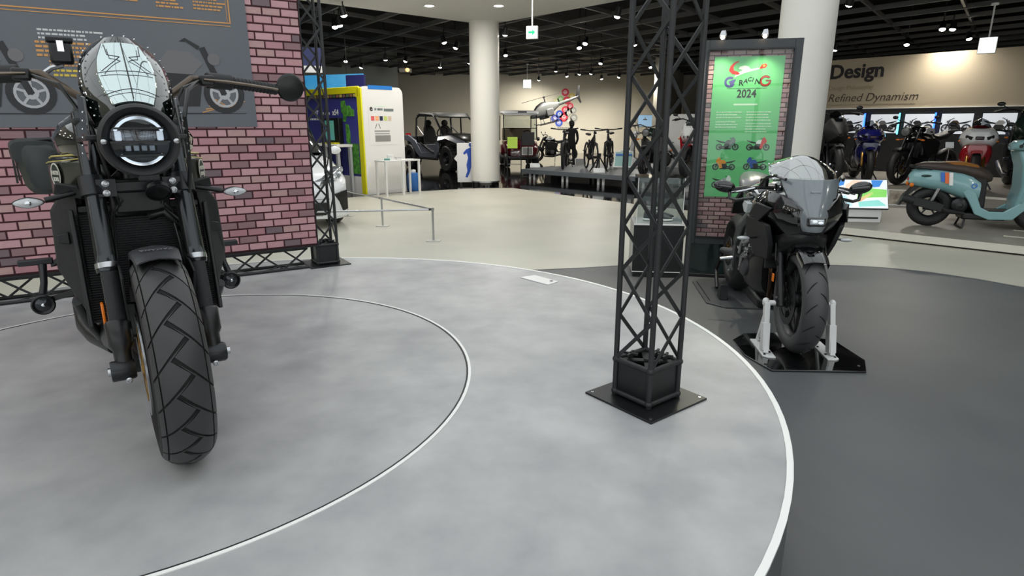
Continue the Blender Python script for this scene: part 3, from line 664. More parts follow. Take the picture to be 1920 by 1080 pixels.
# front fender
def fender(t, x, z, r, w, a0, a1, m, lip=.02, n=22, th=.004):
    rows = []
    for k in range(n+1):
        a = lerp(a0, a1, k/n); e = V(math.sin(a), 0, math.cos(a)); c = V(x, 0, z); ww = w*(.82+.18*math.sin(PI*min(1, .12+k/n)))
        row = []
        for s, dr in ((-1, -lip*1.6), (-1, -lip*.4), (-.85, 0), (-.45, .006), (0, .009), (.45, .006), (.85, 0), (1, -lip*.4), (1, -lip*1.6)): row.append(c+e*(r+dr)+V(0, s*ww/2, 0))
        for s, dr in ((1, -lip*1.6), (.96, -lip*.4), (.82, -th), (.45, .006-th), (0, .009-th), (-.45, .006-th), (-.82, -th), (-.96, -lip*.4), (-1, -lip*1.6)): row.append(c+e*(r+dr)+V(0, s*ww/2*.98, 0))
        rows.append(row)
    return part('front_fender', MB().loft(rows), m, t, 50)
fen = fender(m1, 0, R1, .345, .128, math.radians(17), math.radians(-75), mat('fender_grey', (58, 59, 62), .42), lip=.016)
fl_ = text('fender_lettering', 'YAMAHA', .021, mat('letter_grey', (120, 120, 122), .4), fen, 0, 0, 0, .0005, 0, 0, 'CENTER')
fa = .10; Mf = Matrix((V(0, -1, 0), V(math.cos(fa), 0, -math.sin(fa)), V(math.sin(fa), 0, math.cos(fa)))).transposed().to_4x4()
Mf.translation = V(math.sin(fa)*.3555, 0, R1+math.cos(fa)*.3555); fl_.matrix_local = Mf
# headlight
HL = V(.08, 0, .984)
bez = part('headlight_bowl', MB().lathe([(.001, -.13), (.06, -.125), (.088, -.085), (.097, -.04), (.099, -.012), (.096, .004), (.090, .012), (.082, .006), (.076, -.008), (.072, -.022)], HL, (1, 0, -.06), 48), black_plastic, m1, 40)
part('reflector', MB().lathe([(.001, -.035), (.05, -.03), (.072, -.02)], HL, (1, 0, -.06), 40), mat('led_dark', (34, 36, 40), .2, .5), bez)
ri = MB()
for a0, a1 in ((.45, PI-.45), (PI+.62, 2*PI-.62)):
    n = 16; pr = []
    for k in range(n+1):
        a = lerp(a0, a1, k/n); pr.append([HL+V(-.012, -math.cos(a)*rr, math.sin(a)*rr) for rr in (.058, .066)]+[HL+V(-.02, -math.cos(a)*rr, math.sin(a)*rr) for rr in (.066, .058)])
    ri.loft(pr)
part('chrome_ring', ri, chrome, bez)
led = mat('led_white', (232, 238, 244), .2, emit=(230, 240, 255), es=.35)
part('daylight_led', MB().box(HL+V(-.014, -.050, .014), (.01, .016, .026)).box(HL+V(-.014, .050, .014), (.01, .016, .026)), led, bez, bevel=.003)
pl = MB()
for y in (-.03, -.011, .008, .027): pl.box(HL+V(-.02, y, -.019), (.012, .015, .016))
pl.ell(HL+V(-.024, -.026, .012), (.012, .02, .016)).ell(HL+V(-.024, .02, .012), (.012, .024, .016))
part('projector_lens', pl, mat('led_glass', (130, 136, 142), .1, .5), bez, bevel=.002)
part('grille_bar', MB().box(HL+V(.004, 0, .034), (.006, .115, .005)).box(HL+V(.004, 0, -.002), (.006, .142, .005)).box(HL+V(.004, 0, -.038), (.006, .105, .005)), black_satin, bez)
part('headlight_glass', MB().lathe([(.001, .0), (.05, -.003), (.073, -.012)], HL, (1, 0, -.06), 40), glass_mat('headlight_glass', (235, 240, 244), .03), bez)
both(lambda s: part('bezel_bolt', MB().ell(HL+V(.011, s*.085, 0), (.006, .008, .008), 12, 6), steel, bez))
part('chin_notch', MB().box(HL+V(-.015, .008, -.098), (.04, .05, .018)), black_plastic, bez, bevel=.004)
both(lambda s: part('headlight_bracket', MB().bar(HL+V(-.06, s*.098, .01), (FX(.98), s*.118, .98), .014, .05, (0, 1, 0)), black_satin, m1, bevel=.003))
# fly screen
WT = [(0, .096), (.2, .110), (.45, .116), (.7, .108), (.88, .088), (1., .058)]
def wtab(t):
    for (a, b), (c, d) in zip(WT, WT[1:]):
        if t <= c: return lerp(b, d, (t-a)/(c-a))
    return WT[-1][1]
def scr(s, t, off=0.):
    w = wtab(t); x = .062-.19*t**1.15-.085*s*s; z = 1.074+.188*t-.042*s*s*(1-t)+.01*(1-s*s)*(t)
    return V(x+off*.7, s*w*(1+off), z+off*.6)
def patch(s0, s1, t0, t1, off, th, ns=16, nt=12, shape=None):
    rows = []
    for j in range(nt+1):
        t = lerp(t0, t1, j/nt); k = shape(t) if shape else 1.
        rows.append([scr(lerp(s0, s1, i/ns)*k, t, off) for i in range(ns+1)]+[scr(lerp(s1, s0, i/ns)*k, t, off-th) for i in range(ns+1)])
    return MB().loft(rows)
fs = part('fly_screen', patch(-1, 1, 0, 1, 0, .008), mat('screen_black', (14, 20, 18), .06, coat=1.), m1, 60)
part('smoked_window', patch(-.60, .60, .04, .86, .012, .006, shape=lambda t: .80+.35*math.sin(PI*min(1, t*1.05))*.6), mat('smoked_window', (196, 210, 210), .03, .8), fs, 60)
wl = MB()
for s in (0,): wl.tube([scr(s, t, .02) for t in [.05+.083*i for i in range(11)]], .0012, 6)
for t in (.18, .42): wl.tube([scr(s, t-.05*abs(s)*(1 if t < .3 else -.6), .02) for s in [-.6+.12*i for i in range(11)]], .0012, 6)
for sg in (-1, 1): wl.tube([scr(sg*.1, .62, .02), scr(sg*.35, .66, .02), scr(sg*.42, .80, .02)], .0014, 6).tube([scr(sg*.1, .62, .02), scr(sg*.5, .45, .02)], .0012, 6)
part('reflection_line', wl, black_satin, fs)  # dark lines modelled on the window to stand for the reflected light grid
rv = MB()
for sg in (-1, 1):
    for i in range(11):
        t = .03+.088*i; rv.ell(scr(sg*.93, t, .012), .003, 6, 4)
for s in (-.6, -.2, .2, .6): rv.ell(scr(s, .965, .012), .003, 6, 4)
for sg in (-1, 1):
    for i in range(6): rv.ell((.0-.012*i, sg*(.118+.003*i), 1.06-.022*i), .003, 6, 4)
part('rivets', rv, chrome, fs, kind='stuff')
both(lambda s: part('screen_stay', MB().prism([(-.02, s*.108, 1.10), (-.07, s*.122, 1.11), (-.075, s*.126, .97), (-.04, s*.120, .93), (.01, s*.112, 1.0)], (0, -.003, 0), (0, .003, 0)), black_gloss, m1, bevel=.002))
# handlebar
hb = [(-.30, y*s, z) for s in (1,) for y, z in ()]
bar_pts = [(-.36, -.50, 1.150), (-.33, -.32, 1.168), (-.285, -.20, 1.172), (-.25, -.11, 1.105), (-.245, -.05, 1.085), (-.245, .05, 1.085), (-.25, .11, 1.105), (-.285, .20, 1.172), (-.33, .32, 1.168), (-.36, .50, 1.150)]
part('handlebar', MB().tube(bar_pts, .0125, 14), mat('bar_bronze', (92, 82, 72), .35, .8), m1, 60)
both(lambda s: part('bar_riser', MB().box((-.25, s*.04, 1.066), (.04, .03, .06)), black_satin, m1, bevel=.005))
for s in (-1, 1):
    gp = [(-.334, s*.335, 1.168), (-.36, s*.49, 1.151)]
    part('grip', MB().tube([gp[0], gp[1]], .0185, 14), black_plastic, m1)
    gr = MB()
    for i in range(12): p = V(gp[0]).lerp(V(gp[1]), (i+.5)/12); q = (V(gp[1])-V(gp[0])).normalized()*.003; gr.tube([p-q, p+q], .020, 12)
    part('grip_ribs', gr, black_matte, m1)
    part('switch_box', MB().tube([(-.312, s*.25, 1.172), (-.330, s*.33, 1.168)], .026, 14), black_plastic, m1, bevel=.003)
    part('lever_mount', MB().box((-.285, s*.245, 1.168), (.05, .045, .034)), black_satin, m1, bevel=.006)
    part('brake_lever' if s < 0 else 'clutch_lever', MB().tube([(-.262, s*.235, 1.170), (-.245, s*.30, 1.165), (-.262, s*.38, 1.158), (-.29, s*.46, 1.150), (-.30, s*.475, 1.148)], [.008, .0085, .0075, .0065, .008], 10, sq=.6), mat('lever_metal', (120, 108, 96), .3, .9), m1)
    part('bar_end', MB().tube([(-.36, s*.49, 1.151), (-.365, s*.515, 1.150)], .014, 12), steel, m1)
    mi = part('mirror_shell', MB().lathe([(.001, .004), (.04, .003), (.048, .0), (.050, -.004), (.048, -.008), (.001, -.008)], (-.345, s*.536, 1.158), (1, 0, -.12), 32), mat('mirror_back', (20, 24, 22), .3), m1, 50)
    part('mirror_glass', MB().lathe([(.001, -.0085), (.045, -.0085)], (-.345, s*.536, 1.158), (1, 0, .05), 32), mirror_m, mi)
    part('mirror_stem', MB().tube([(-.362, s*.505, 1.150), (-.35, s*.53, 1.152)], .007, 8), steel, mi)
    part('control_cable', MB().tube([(-.27, s*.22, 1.165), (-.20, s*.16, 1.14), (-.16, s*.10, 1.02), (-.19, s*.08, .90), (-.22, s*.06, .78)], .0055, 8), black_satin, m1)
part('clutch_cable', MB().tube([(-.26, .21, 1.16), (-.15, .165, 1.13), (-.10, .14, 1.05), (-.14, .142, .9), (-.2, .13, .76)], .0065, 8), black_satin, m1)
rs = part('brake_reservoir', MB().box((-.29, -.14, 1.232), (.05, .058, .062)), black_satin, m1, bevel=.008)
part('reservoir_cap', MB().box((-.29, -.14, 1.268), (.056, .066, .014)), black_plastic, rs, bevel=.004); part('sight_glass', MB().box((-.263, -.14, 1.25), (.004, .016, .03)), chrome, rs)
part('reservoir_bracket', MB().tube([(-.29, -.14, 1.20), (-.3, -.17, 1.19), (-.3, -.19, 1.175)], .008, 8), steel, m1)
# instruments
part('instrument_panel', MB().lathe([(.001, -.02), (.05, -.02), (.055, 0), (.05, .018), (.001, .02)], (-.2, 0, 1.10), (-.6, 0, 1), 24), black_satin, m1)
# tank
olive = mat('olive_paint', (36, 39, 32), .3, coat=.5)
tk = part('fuel_tank', MB().loft([superring(-.24, 0, .965, .085, .055), superring(-.29, 0, .98, .15, .082, zt=.8), superring(-.36, 0, .985, .195, .098, zt=.72), superring(-.48, 0, .985, .208, .112, zt=.68), superring(-.62, 0, .97, .19, .112, zt=.7), superring(-.74, 0, .935, .14, .09), superring(-.80, 0, .91, .10, .06)]), black_gloss, m1, 60)
part('tank_cap', MB().lathe([(.001, .012), (.035, .01), (.04, 0)], (-.52, 0, 1.097), (0, 0, 1), 20), dark_metal, tk)
for s in (-1, 1):
    rings = []
    for x, yo, zt, zb in ((-.30, .135, .935, .83), (-.345, .185, .93, .80), (-.42, .222, .925, .775), (-.55, .232, .915, .76), (-.70, .20, .90, .78), (-.78, .16, .88, .80)):
        rings.append([(x, s*.08, zt), (x, s*(yo-.02), zt), (x, s*yo, zt-.02), (x, s*yo, zb+.03), (x, s*(yo-.03), zb), (x, s*.08, zb)])
    sp_ = part('side_panel', MB().loft(rings), olive, m1, 35, label='dark olive side panel with gold stripe')
    part('gold_stripe', MB().tube([(-.298, s*.125, .938), (-.343, s*.176, .934), (-.42, s*.213, .929), (-.55, s*.222, .919)], .003, 6).tube([(-.294, s*.118, .928), (-.347, s*.187, .918), (-.42, s*.2235, .912), (-.55, s*.2335, .902)], .002, 6), mat('gold_paint', (190, 176, 96), .35, .3), sp_)
    # oval badge on the forward-facing bevel of the panel
    bc = V(-.382, s*.2062, .872); nx = V(.45, s*.9, .0).normalized(); up_ = V(0, 0, 1)
    Mx = Matrix((up_.cross(nx), -nx, up_)).transposed().to_4x4(); Mx.translation = bc+nx*.004
    mb = MB().lathe([(.034, 0), (.038, 0), (.038, .002), (.034, .002)], (0, 0, 0), (0, -1, 0), 32, closed=True)
    mb.v = [(v[0]*.68, v[1], v[2]) for v in mb.v]
    bo = part('badge_ring', mb, mat('badge_cream', (220, 218, 205), .4), sp_); bo.matrix_local = Mx
    mb2 = MB().lathe([(.001, .0005), (.035, .0005)], (0, 0, 0), (0, -1, 0), 32); mb2.v = [(v[0]*.68, v[1], v[2]) for v in mb2.v]
    bb = part('badge_plate', mb2, mat('badge_green', (34, 44, 40), .4), sp_); bb.matrix_local = Mx
    for tx, dz in (('FASTER', .002), ('SONS', -.018)):
        o = text('badge_lettering', tx, .0165, MAT['badge_cream'], sp_, 0, 0, 0, .0004, 0, .0004, 'CENTER', .72); o.matrix_local = Mx @ Matrix.Translation((0, -.0018, dz)) @ Matrix.Rotation(PI/2, 4, 'X') @ Matrix.Diagonal((.72, 1.05, 1, 1))
# radiator and shrouds
rad = part('radiator_core', MB().box((-.285, 0, .585), (.03, .38, .36), R=Matrix.Rotation(-.16, 3, 'Y')), black_matte, m1)
fn = MB()
for i in range(44):
    z = .42+i*.0077; x = -.285+.02-(z-.585)*.16; fn.box((x, 0, z), (.012, .37, .0022))
part('cooling_fins', fn, mat('fin_dark', (46, 47, 49), .5, .5), rad, 0, kind='stuff')
part('radiator_frame', MB().box((-.24, -.188, .59), (.03, .014, .37), R=Matrix.Rotation(-.16, 3, 'Y')).box((-.24, .188, .59), (.03, .014, .37), R=Matrix.Rotation(-.16, 3, 'Y')).box((-.30, 0, .77), (.05, .345, .022)), black_satin, m1, bevel=.004)
part('radiator_hose', MB().tube([(-.24, .02, .74), (-.21, .06, .755), (-.215, .10, .71), (-.23, .135, .64), (-.245, .145, .60)], .014, 12), black_satin, m1)
part('radiator_cap', MB().lathe([(.001, .012), (.02, .012), (.02, 0)], (-.26, -.12, .785), (0, 0, 1), 16), dark_metal, m1)
for s in (-1, 1):
    out = [(-.31, s*.165, .835), (-.34, s*.198, .838), (-.36, s*.243, .765), (-.37, s*.252, .58), (-.34, s*.208, .46), (-.30, s*.175, .40), (-.27, s*.165, .42), (-.26, s*.182, .62), (-.275, s*.172, .78)]
    part('radiator_shroud', MB().prism(out, (.02, 0, 0), (-.16, s*-.008, 0)), black_plastic, m1, bevel=.008)
    part('shroud_ridge', MB().prism([(-.337, s*.205, .70), (-.345, s*.236, .69), (-.345, s*.236, .665), (-.337, s*.205, .66)], (.03, 0, 0), (0, 0, 0)), black_plastic, m1, bevel=.003)
    sg_ = part('turn_signal', MB().tube([(-.27, s*.14, .83), (-.255, s*.2, .818), (-.25, s*.246, .808)], [.008, .008, .009], 10), black_satin, m1)
    def alm(x, k): return [(x, s*(.286+.040*k*math.cos(a)), .803+.0165*k*math.sin(a)*(1-.25*abs(math.cos(a)))) for a in [2*PI*i/20 for i in range(20)]]
    part('signal_case', MB().loft([alm(-.29, .55), alm(-.27, .95), alm(-.25, 1.), alm(-.243, .96)]), black_satin, sg_)
    part('signal_lens', MB().loft([alm(-.2435, .92), alm(-.236, .82), alm(-.232, .5), alm(-.231, .12)]), mat('lens_dim', (200, 202, 204), .2, .1), sg_)
    part('signal_bulb', MB().ell((-.229, s*.286, .803), (.004, .009, .007), 10, 6), chrome, sg_)
    part('signal_wing', MB().prism([(-.25, s*.14, .80), (-.24, s*.16, .845), (-.26, s*.215, .855), (-.30, s*.225, .82)], (0, 0, 0), (-.06, 0, .0)), black_plastic, m1, bevel=.004)
# horn
hn = part('horn', MB().lathe([(.001, 0), (.025, .004), (.034, 0), (.036, -.012), (.025, -.03), (.001, -.034)], (-.135, .045, .825), (.7, 0, -.62), 28), black_satin, m1)
part('horn_rim', MB().lathe([(.033, .001), (.036, .001), (.036, -.003), (.033, -.003)], (-.133, .045, .823), (.7, 0, -.62), 32, closed=True), dark_metal, hn)
part('head_shroud', MB().box((-.27, 0, .80), (.07, .17, .12)), black_satin, m1, bevel=.02)
part('steering_head', MB().tube([(-.30, 0, .80), (-.34, 0, 1.02)], .04, 16), black_satin, m1)
# engine and frame
eng = part('engine_block', MB().loft([superring(-.40, 0, .40, .16, .19, p=4), superring(-.50, 0, .42, .185, .22, p=4), superring(-.68, 0, .40, .185, .20, p=4), superring(-.80, 0, .38, .15, .16, p=4)]), black_satin, m1)
both(lambda s: part('engine_cover', MB().lathe([(.001, .03), (.07, .028), (.088, .012), (.09, -.01)], (-.60, s*.18, .38), (0, s, 0), 28), dark_metal, eng))
part('cylinder_head', MB().box((-.44, 0, .66), (.17, .32, .16), R=Matrix.Rotation(.3, 3, 'Y')), black_satin, eng, bevel=.015)
for y in (-.10, 0, .10): part('header_pipe', MB().tube([(-.37, y, .58), (-.315, y, .47), (-.33, y*.9, .34), (-.42, y*.6, .22), (-.55, y*.3, .175)], .019, 12), mat('pipe_dark', (58, 52, 48), .35, .9), m1)
part('belly_box', MB().box((-.66, 0, .17), (.34, .22, .10)), black_satin, m1, bevel=.03)
both(lambda s: part('engine_guard', MB().tube([(-.32, s*.215, .47), (-.40, s*.20, .38), (-.52, s*.17, .28), (-.64, s*.14, .22)], .016, 10), black_satin, m1))
both(lambda s: part('frame_spar', MB().tube([(-.32, s*.05, .92), (-.42, s*.15, .82), (-.62, s*.19, .68), (-.84, s*.17, .52), (-.88, s*.15, .40)], [.03, .032, .03, .03, .03], 12), black_satin, m1))
for s in (-1, 1):
    pg = part('foot_peg', MB().box((-.87, s*.335, .517), (.035, .11, .022)), dark_metal, m1, bevel=.004)
    part('peg_bracket', MB().prism([(-.86, s*.19, .60), (-.93, s*.19, .58), (-.90, s*.255, .50), (-.86, s*.29, .50), (-.84, s*.25, .53)], (0, 0, -.008), (0, 0, .008)), dark_metal, pg)
    part('heel_post', MB().tube([(-.86, s*.315, .505), (-.83, s*.32, .44), (-.82, s*.33, .40)], [.014, .012, .014], 10), dark_metal, pg)
    fg = part('fog_lamp', MB().lathe([(.001, -.05), (.026, -.048), (.037, -.01), (.039, .0), (.034, .004), (.026, -.002)], (-.79, s*.333, .364), (1, 0, .02), 28), black_satin, m1)
    part('fog_lens', MB().lathe([(.001, .002), (.014, 0), (.026, -.003)], (-.79, s*.333, .364), (1, 0, .02), 24), mat('fog_glass', (60, 62, 66), .08, .6), fg); part('fog_bulb', MB().ell((-.786, s*.333, .364), (.006, .008, .008), 10, 6), chrome, fg)
    part('fog_stay', MB().bar((-.82, s*.33, .37), (-.74, s*.19, .42), .012, .02), black_satin, fg)
# seat, tail, rear
part('seat', MB().loft([superring(-.76, 0, .885, .10, .04), superring(-.88, 0, .86, .145, .045, zt=.8), superring(-1.05, 0, .88, .15, .05, zt=.8), superring(-1.25, 0, .93, .13, .05, zt=.8), superring(-1.42, 0, .95, .09, .04)]), seat_black, m1, 60)
part('tail_unit', MB().loft([superring(-.85, 0, .80, .13, .05), superring(-1.1, 0, .82, .12, .06), superring(-1.35, 0, .88, .09, .05), superring(-1.5, 0, .92, .05, .03)]), black_satin, m1, 60)
part('tail_light', MB().lathe([(.001, 0), (.035, 0), (.04, -.02), (.001, -.03)], (-1.52, 0, .91), (-1, 0, 0), 20), red_gloss, m1)
tire(m1, 'rear_tire', -1.45, .325, .325, .18, .228, n=40); rim(m1, 'rear_rim', -1.45, .325, .225, .15, black_satin)
disc(m1, -1.45, .325, -.10, .12)
part('swing_arm', MB().tube([(-.86, .10, .42), (-1.2, .13, .36), (-1.47, .13, .325)], [.035, .03, .028], 12).tube([(-.86, -.10, .42), (-1.2, -.13, .36), (-1.47, -.13, .325)], [.035, .03, .028], 12), dark_metal, m1)
part('rear_mudguard', MB().prism([(-1.45, -.07, .80), (-1.66, -.07, .72), (-1.78, -.06, .55), (-1.74, -.06, .55), (-1.63, -.07, .69), (-1.45, -.07, .76)], (0, 0, 0), (0, .14, 0)), black_plastic, m1)
bg = part('saddle_bag', MB().loft([superring(-.98, -.262, .86, .05, .085, p=4, yt=.62), superring(-1.01, -.264, .862, .072, .104, p=5, yt=.6), superring(-1.2, -.264, .862, .075, .106, p=5, yt=.6), superring(-1.34, -.262, .86, .072, .1, p=5, yt=.6), superring(-1.37, -.262, .86, .05, .085, p=4, yt=.62)]), mat('bag_leather', (36, 42, 40), .42, bump=(60, .08)), m1, 50, label='dark leather saddle bag')
part('bag_flap', MB().loft([superring(-.99, -.276, .925, .074, .04, p=4), superring(-1.03, -.276, .928, .081, .044, p=5), superring(-1.32, -.276, .928, .081, .044, p=5), superring(-1.36, -.276, .925, .074, .04, p=4)]), MAT['bag_leather'], bg)
part('bag_strap', MB().box((-1.10, -.354, .87), (.025, .006, .14)).box((-1.25, -.354, .87), (.025, .006, .14)), black_satin, bg); part('bag_stay', MB().tube([(-1.0, -.15, .97), (-1.0, -.22, .972), (-1.02, -.27, .968)], .008, 8), black_satin, bg)
ex = part('muffler', MB().tube([(-.70, -.13, .18), (-.85, -.18, .20), (-.92, -.20, .23), (-1.12, -.21, .28)], [.03, .045, .05, .045], 16), black_satin, m1)
# support stand under the rear wheel
sd1 = thing('paddock_stand', 'slim grey metal paddock stand under the rear wheel of the stage motorcycle', 'stand', (-1.057, 1.782, STG), math.atan2(-.819, .574))
for s in (-1, 1): part('stand_leg', MB().tube([(-1.45, s*.15, .31), (-1.50, s*.165, .12), (-1.535, s*.17, .014)], .014, 10), steel, sd1)
part('stand_leg', MB().tube([(-1.60, 0, .09), (-1.545, 0, .10), (-1.538, -.005, .014)], [.012, .017, .012], 10), steel, sd1)
part('cross_bar', MB().tube([(-1.70, -.17, .03), (-1.70, .17, .03)], .014, 10).tube([(-1.5, -.165, .12), (-1.70, -.17, .03)], .012, 8).tube([(-1.5, .165, .12), (-1.70, .17, .03)], .012, 8), steel, sd1); part('stand_foot', MB().box((-1.535, -.17, .008), (.06, .03, .016)).box((-1.535, .17, .008), (.06, .03, .016)), black_matte, sd1)
# ================================================================ MOTORCYCLE 2: black faired sport bike on front stands
m2 = thing('motorcycle', 'black faired sport motorcycle with grey nose and clear windscreen held in white front stands', 'motorcycle', (1.72, 3.53, .022), math.atan2(-.993, -.12))
R2 = .318; F2 = lambda z: -(z-R2)*.42
tire(m2, 'front_tire', 0, R2, R2, .132, .222, m=mat('slick_rubber', (72, 72, 73), .5))
# curved tread cuts of the sport tire
tc_ = MB()
for k in range(16):
    for sg in (-1, 1):
        f0 = 2*PI*k/16+(0 if sg > 0 else PI/16); L = []
        for i in range(7):
            s = sg*(.08+.72*i/6); f = f0+.10*i/6*(1+i/6); y, r = tire_surf(R2+.0008, .132, s); L.append((r*math.sin(f), y, R2+r*math.cos(f)))
        tc_.tube(L, [.0012, .003, .0036, .0034, .003, .002, .001], 5)
part('tread_cuts', tc_, rubber_groove, m2, kind='stuff')
rim(m2, 'front_rim', 0, R2, .219, .10, black_satin, spokes=10); both(lambda s: disc(m2, 0, R2, s*.07, .15, dark_metal, black_satin))
for s in (-1, 1):
    lo = part('fork_lower', MB().tube([(F2(.28), s*.105, .28), (F2(.33), s*.105, .33), (F2(.47), s*.105, .47)], [.026, .03, .028], 14), black_satin, m2)
    part('axle_cap', MB().lathe([(.001, -.03), (.024, -.03), (.024, .02), (.012, .03), (.001, .03)], (0, s*.11, R2), (0, s, 0), 18), dark_metal, lo)
    part('fork_stanchion', MB().tube([(F2(.46), s*.105, .46), (F2(.62), s*.105, .62)], .0205, 14), dark_metal, m2)
    part('fork_tube', MB().tube([(F2(.60), s*.105, .60), (F2(.62), s*.105, .62), (F2(.98), s*.105, .98)], [.03, .027, .027], 16), fork_tube_m, m2)
    ca = part('brake_caliper', MB().box((-.10, s*.084, .42), (.07, .05, .11), R=Matrix.Rotation(-.4, 3, 'Y')), black_satin, m2, bevel=.008)
    part('caliper_bolt', MB().lathe([(.001, 0), (.007, 0), (.007, .006), (.001, .007)], (-.08, s*.11, .44), (0, s, 0), 10), steel, ca)
    part('brake_hose', MB().tube([(-.10, s*.1, .47), (-.05, s*.145, .55), (-.1, s*.14, .66)], .005, 8), black_satin, m2)
part('side_reflector', MB().box((-.075, -.142, .435), (.03, .008, .05)), amber, m2, bevel=.003, label='orange side reflector')
fender(m2, 0, R2, .343, .158, math.radians(38), math.radians(-70), black_gloss, lip=.03)
both(lambda s: part('fender_side', MB().xz([(.10, .635), (-.10, .63), (-.17, .52), (-.10, .47), (-.04, .50), (-.02, .58)], s*.082-.002, s*.082+.002), black_gloss, m2))
# main fairing
def fsec(x, hy, z0, z1, zm, top, bot, n=9):
    """ring: bottom half-width bot at z0, max hy at zm, top at z1"""
    half = [(bot*.0, z0), (bot, z0+.01), (lerp(bot, hy, .6), lerp(z0, zm, .5)), (hy, zm), (lerp(hy, top, .25), lerp(zm, z1, .45)), (lerp(hy, top, .8), lerp(zm, z1, .85)), (top, z1-.004), (0, z1)]
    return [(x, a, b) for a, b in half]+[(x, -a, b) for a, b in reversed(half[1:-1])]
fairing = part('upper_fairing', MB().loft([fsec(.085, .03, .745, .85, .79, .02, .02), fsec(.07, .09, .725, .875, .80, .075, .06), fsec(.01, .165, .705, .925, .83, .135, .09), fsec(-.08, .222, .665, .955, .84, .185, .12), fsec(-.18, .255, .64, .955, .84, .205, .15), fsec(-.30, .262, .65, .925, .83, .21, .16), fsec(-.40, .25, .69, .89, .81, .20, .17)]), black_gloss, m2, 28)
grey_f = mat('nose_grey', (118, 126, 130), .14, coat=.8)
nose = [(.005, .158, 1.030), (.030, .150, .985), (.062, .122, .91), (.098, .086, .83), (.108, .068, .77), (.104, .058, .745)]
nr = []
for (x, y, z) in nose:
    q = .05+.5*max(0, z-.83)*.5
    nr.append([(x-q*(k/4)**2+.014, y*k/4, z) for k in range(-4, 5)]+[(x-q*(k/4)**2-.004, y*k/4, z) for k in range(4, -5, -1)])
nz = part('nose_panel', MB().loft(nr), grey_f, m2, 50, label='grey front nose panel')
part('nose_edge', MB().tube([(x-.04-.25*max(0, z-.83), y+.003, z) for x, y, z in nose], .004, 6).tube([(x-.04-.25*max(0, z-.83), -y-.003, z) for x, y, z in nose], .004, 6), black_gloss, nz)
lh = part('headlight_recess', MB().box((.112, 0, .805), (.03, .098, .05)), black_gloss, nz, bevel=.008)
part('headlight_lens', MB().box((.126, 0, .805), (.014, .078, .032)), mat('gp_lens', (190, 198, 204), .08, .6), lh, bevel=.008); part('headlight_led', MB().ell((.133, -.014, .809), (.004, .014, .009)).ell((.133, .018, .803), (.004, .014, .008)), led, lh)
part('nose_emblem', MB().box((.054, 0, .965), (.004, .055, .012)), mat('emblem_grey', (150, 156, 160), .2, .6), nz, bevel=.003)
# windscreen
WS = [(0., .158, .02, 1.022), (.2, .182, -.02, 1.05), (.45, .192, -.085, 1.09), (.7, .178, -.16, 1.13), (.9, .135, -.225, 1.152), (1., .085, -.25, 1.157)]
rows = []
for t, w, x, z in WS:
    rows.append([(x-.13*(k/6)**2, w*k/6, z-.04*(k/6)**2) for k in range(-6, 7)]+[(x-.13*(k/6)**2-.003, w*.985*k/6, z-.04*(k/6)**2-.002) for k in range(6, -7, -1)])
wsc = part('windscreen', MB().loft(rows), glass_mat('windscreen_clear', (196, 204, 204), .34, .03), m2, 60, label='clear tinted windscreen')
sc = MB()
for s in (-1, 1):
    for t, w, x, z in WS[:4]: sc.ell((x-.125, s*w, z-.03), .006, 8, 5)
    for i in range(7): sc.ell((-.02-.05*i, s*(.175+.014*i), .985-.02*i), .005, 8, 5)
part('screen_screws', sc, chrome, wsc, kind='stuff')
for s in (-1, 1):
    part('cowl_stay', MB().tube([(.0, s*.155, 1.03), (-.10, s*.19, 1.045), (-.2, s*.215, 1.02), (-.30, s*.22, .95)], .009, 8), black_gloss, m2)
    # lower side fairing
    sf = [(-.06, s*.222, .76), (-.16, s*.268, .78), (-.34, s*.27, .78), (-.40, s*.25, .66), (-.30, s*.205, .52), (-.14, s*.17, .53), (-.07, s*.19, .64)]
    part('side_fairing', MB().prism(sf, (0, 0, 0), (0, -s*.03, 0)), black_matte, m2, bevel=.008)
    part('air_scoop', MB().prism([(-.04, s*.20, .86), (-.16, s*.262, .88), (-.24, s*.275, .80), (-.12, s*.25, .77)], (.01, s*.008, 0), (-.02, -s*.02, 0)), mat('scoop_dark', (16, 18, 19), .45), m2, bevel=.006)
    # mirrors
    st = part('mirror_stem', MB().tube([(-.27, s*.255, .895), (-.30, s*.345, .875), (-.315, s*.385, .885), (-.32, s*.392, .93)], [.010, .010, .011, .012], 10), black_gloss, m2)
    R_ = Matrix.Rotation(s*.18, 3, 'X')
    part('mirror_shell', MB().ell((-.315, s*.405-.018, .958), (.022, .068, .038), 20, 10, R_), black_gloss, st, 60); part('mirror_glass', MB().ell((-.336, s*.405-.018, .958), (.004, .06, .03), 16, 6, R_), mirror_m, st)
    # clip-on bars
    part('clip_on', MB().tube([(-.27, s*.12, .955), (-.32, s*.20, .955), (-.37, s*.30, .935)], .013, 10), black_satin, m2)
    part('grip', MB().tube([(-.36, s*.25, .945), (-.40, s*.355, .925)], .019, 12), black_plastic, m2)
    part('lever', MB().tube([(-.31, s*.24, .95), (-.305, s*.30, .935), (-.35, s*.37, .915)], .007, 8), steel, m2)
    sg_ = part('turn_signal', MB().tube([(-.22, s*.21, .655), (-.21, s*.27, .652)], .006, 8), black_satin, m2)
    def alm2(x, k): return [(x, s*(.303+.040*k*math.cos(a)), .65+.013*k*math.sin(a)) for a in [2*PI*i/16 for i in range(16)]]
    part('signal_lens', MB().loft([alm2(-.24, .5), alm2(-.22, 1), alm2(-.205, .9), alm2(-.198, .3)]), lens_clear, sg_)
part('brake_reservoir', MB().lathe([(.001, 0), (.024, 0), (.026, .04), (.022, .05), (.001, .052)], (-.26, -.20, .965), (0, 0, 1), 18), black_satin, m2)
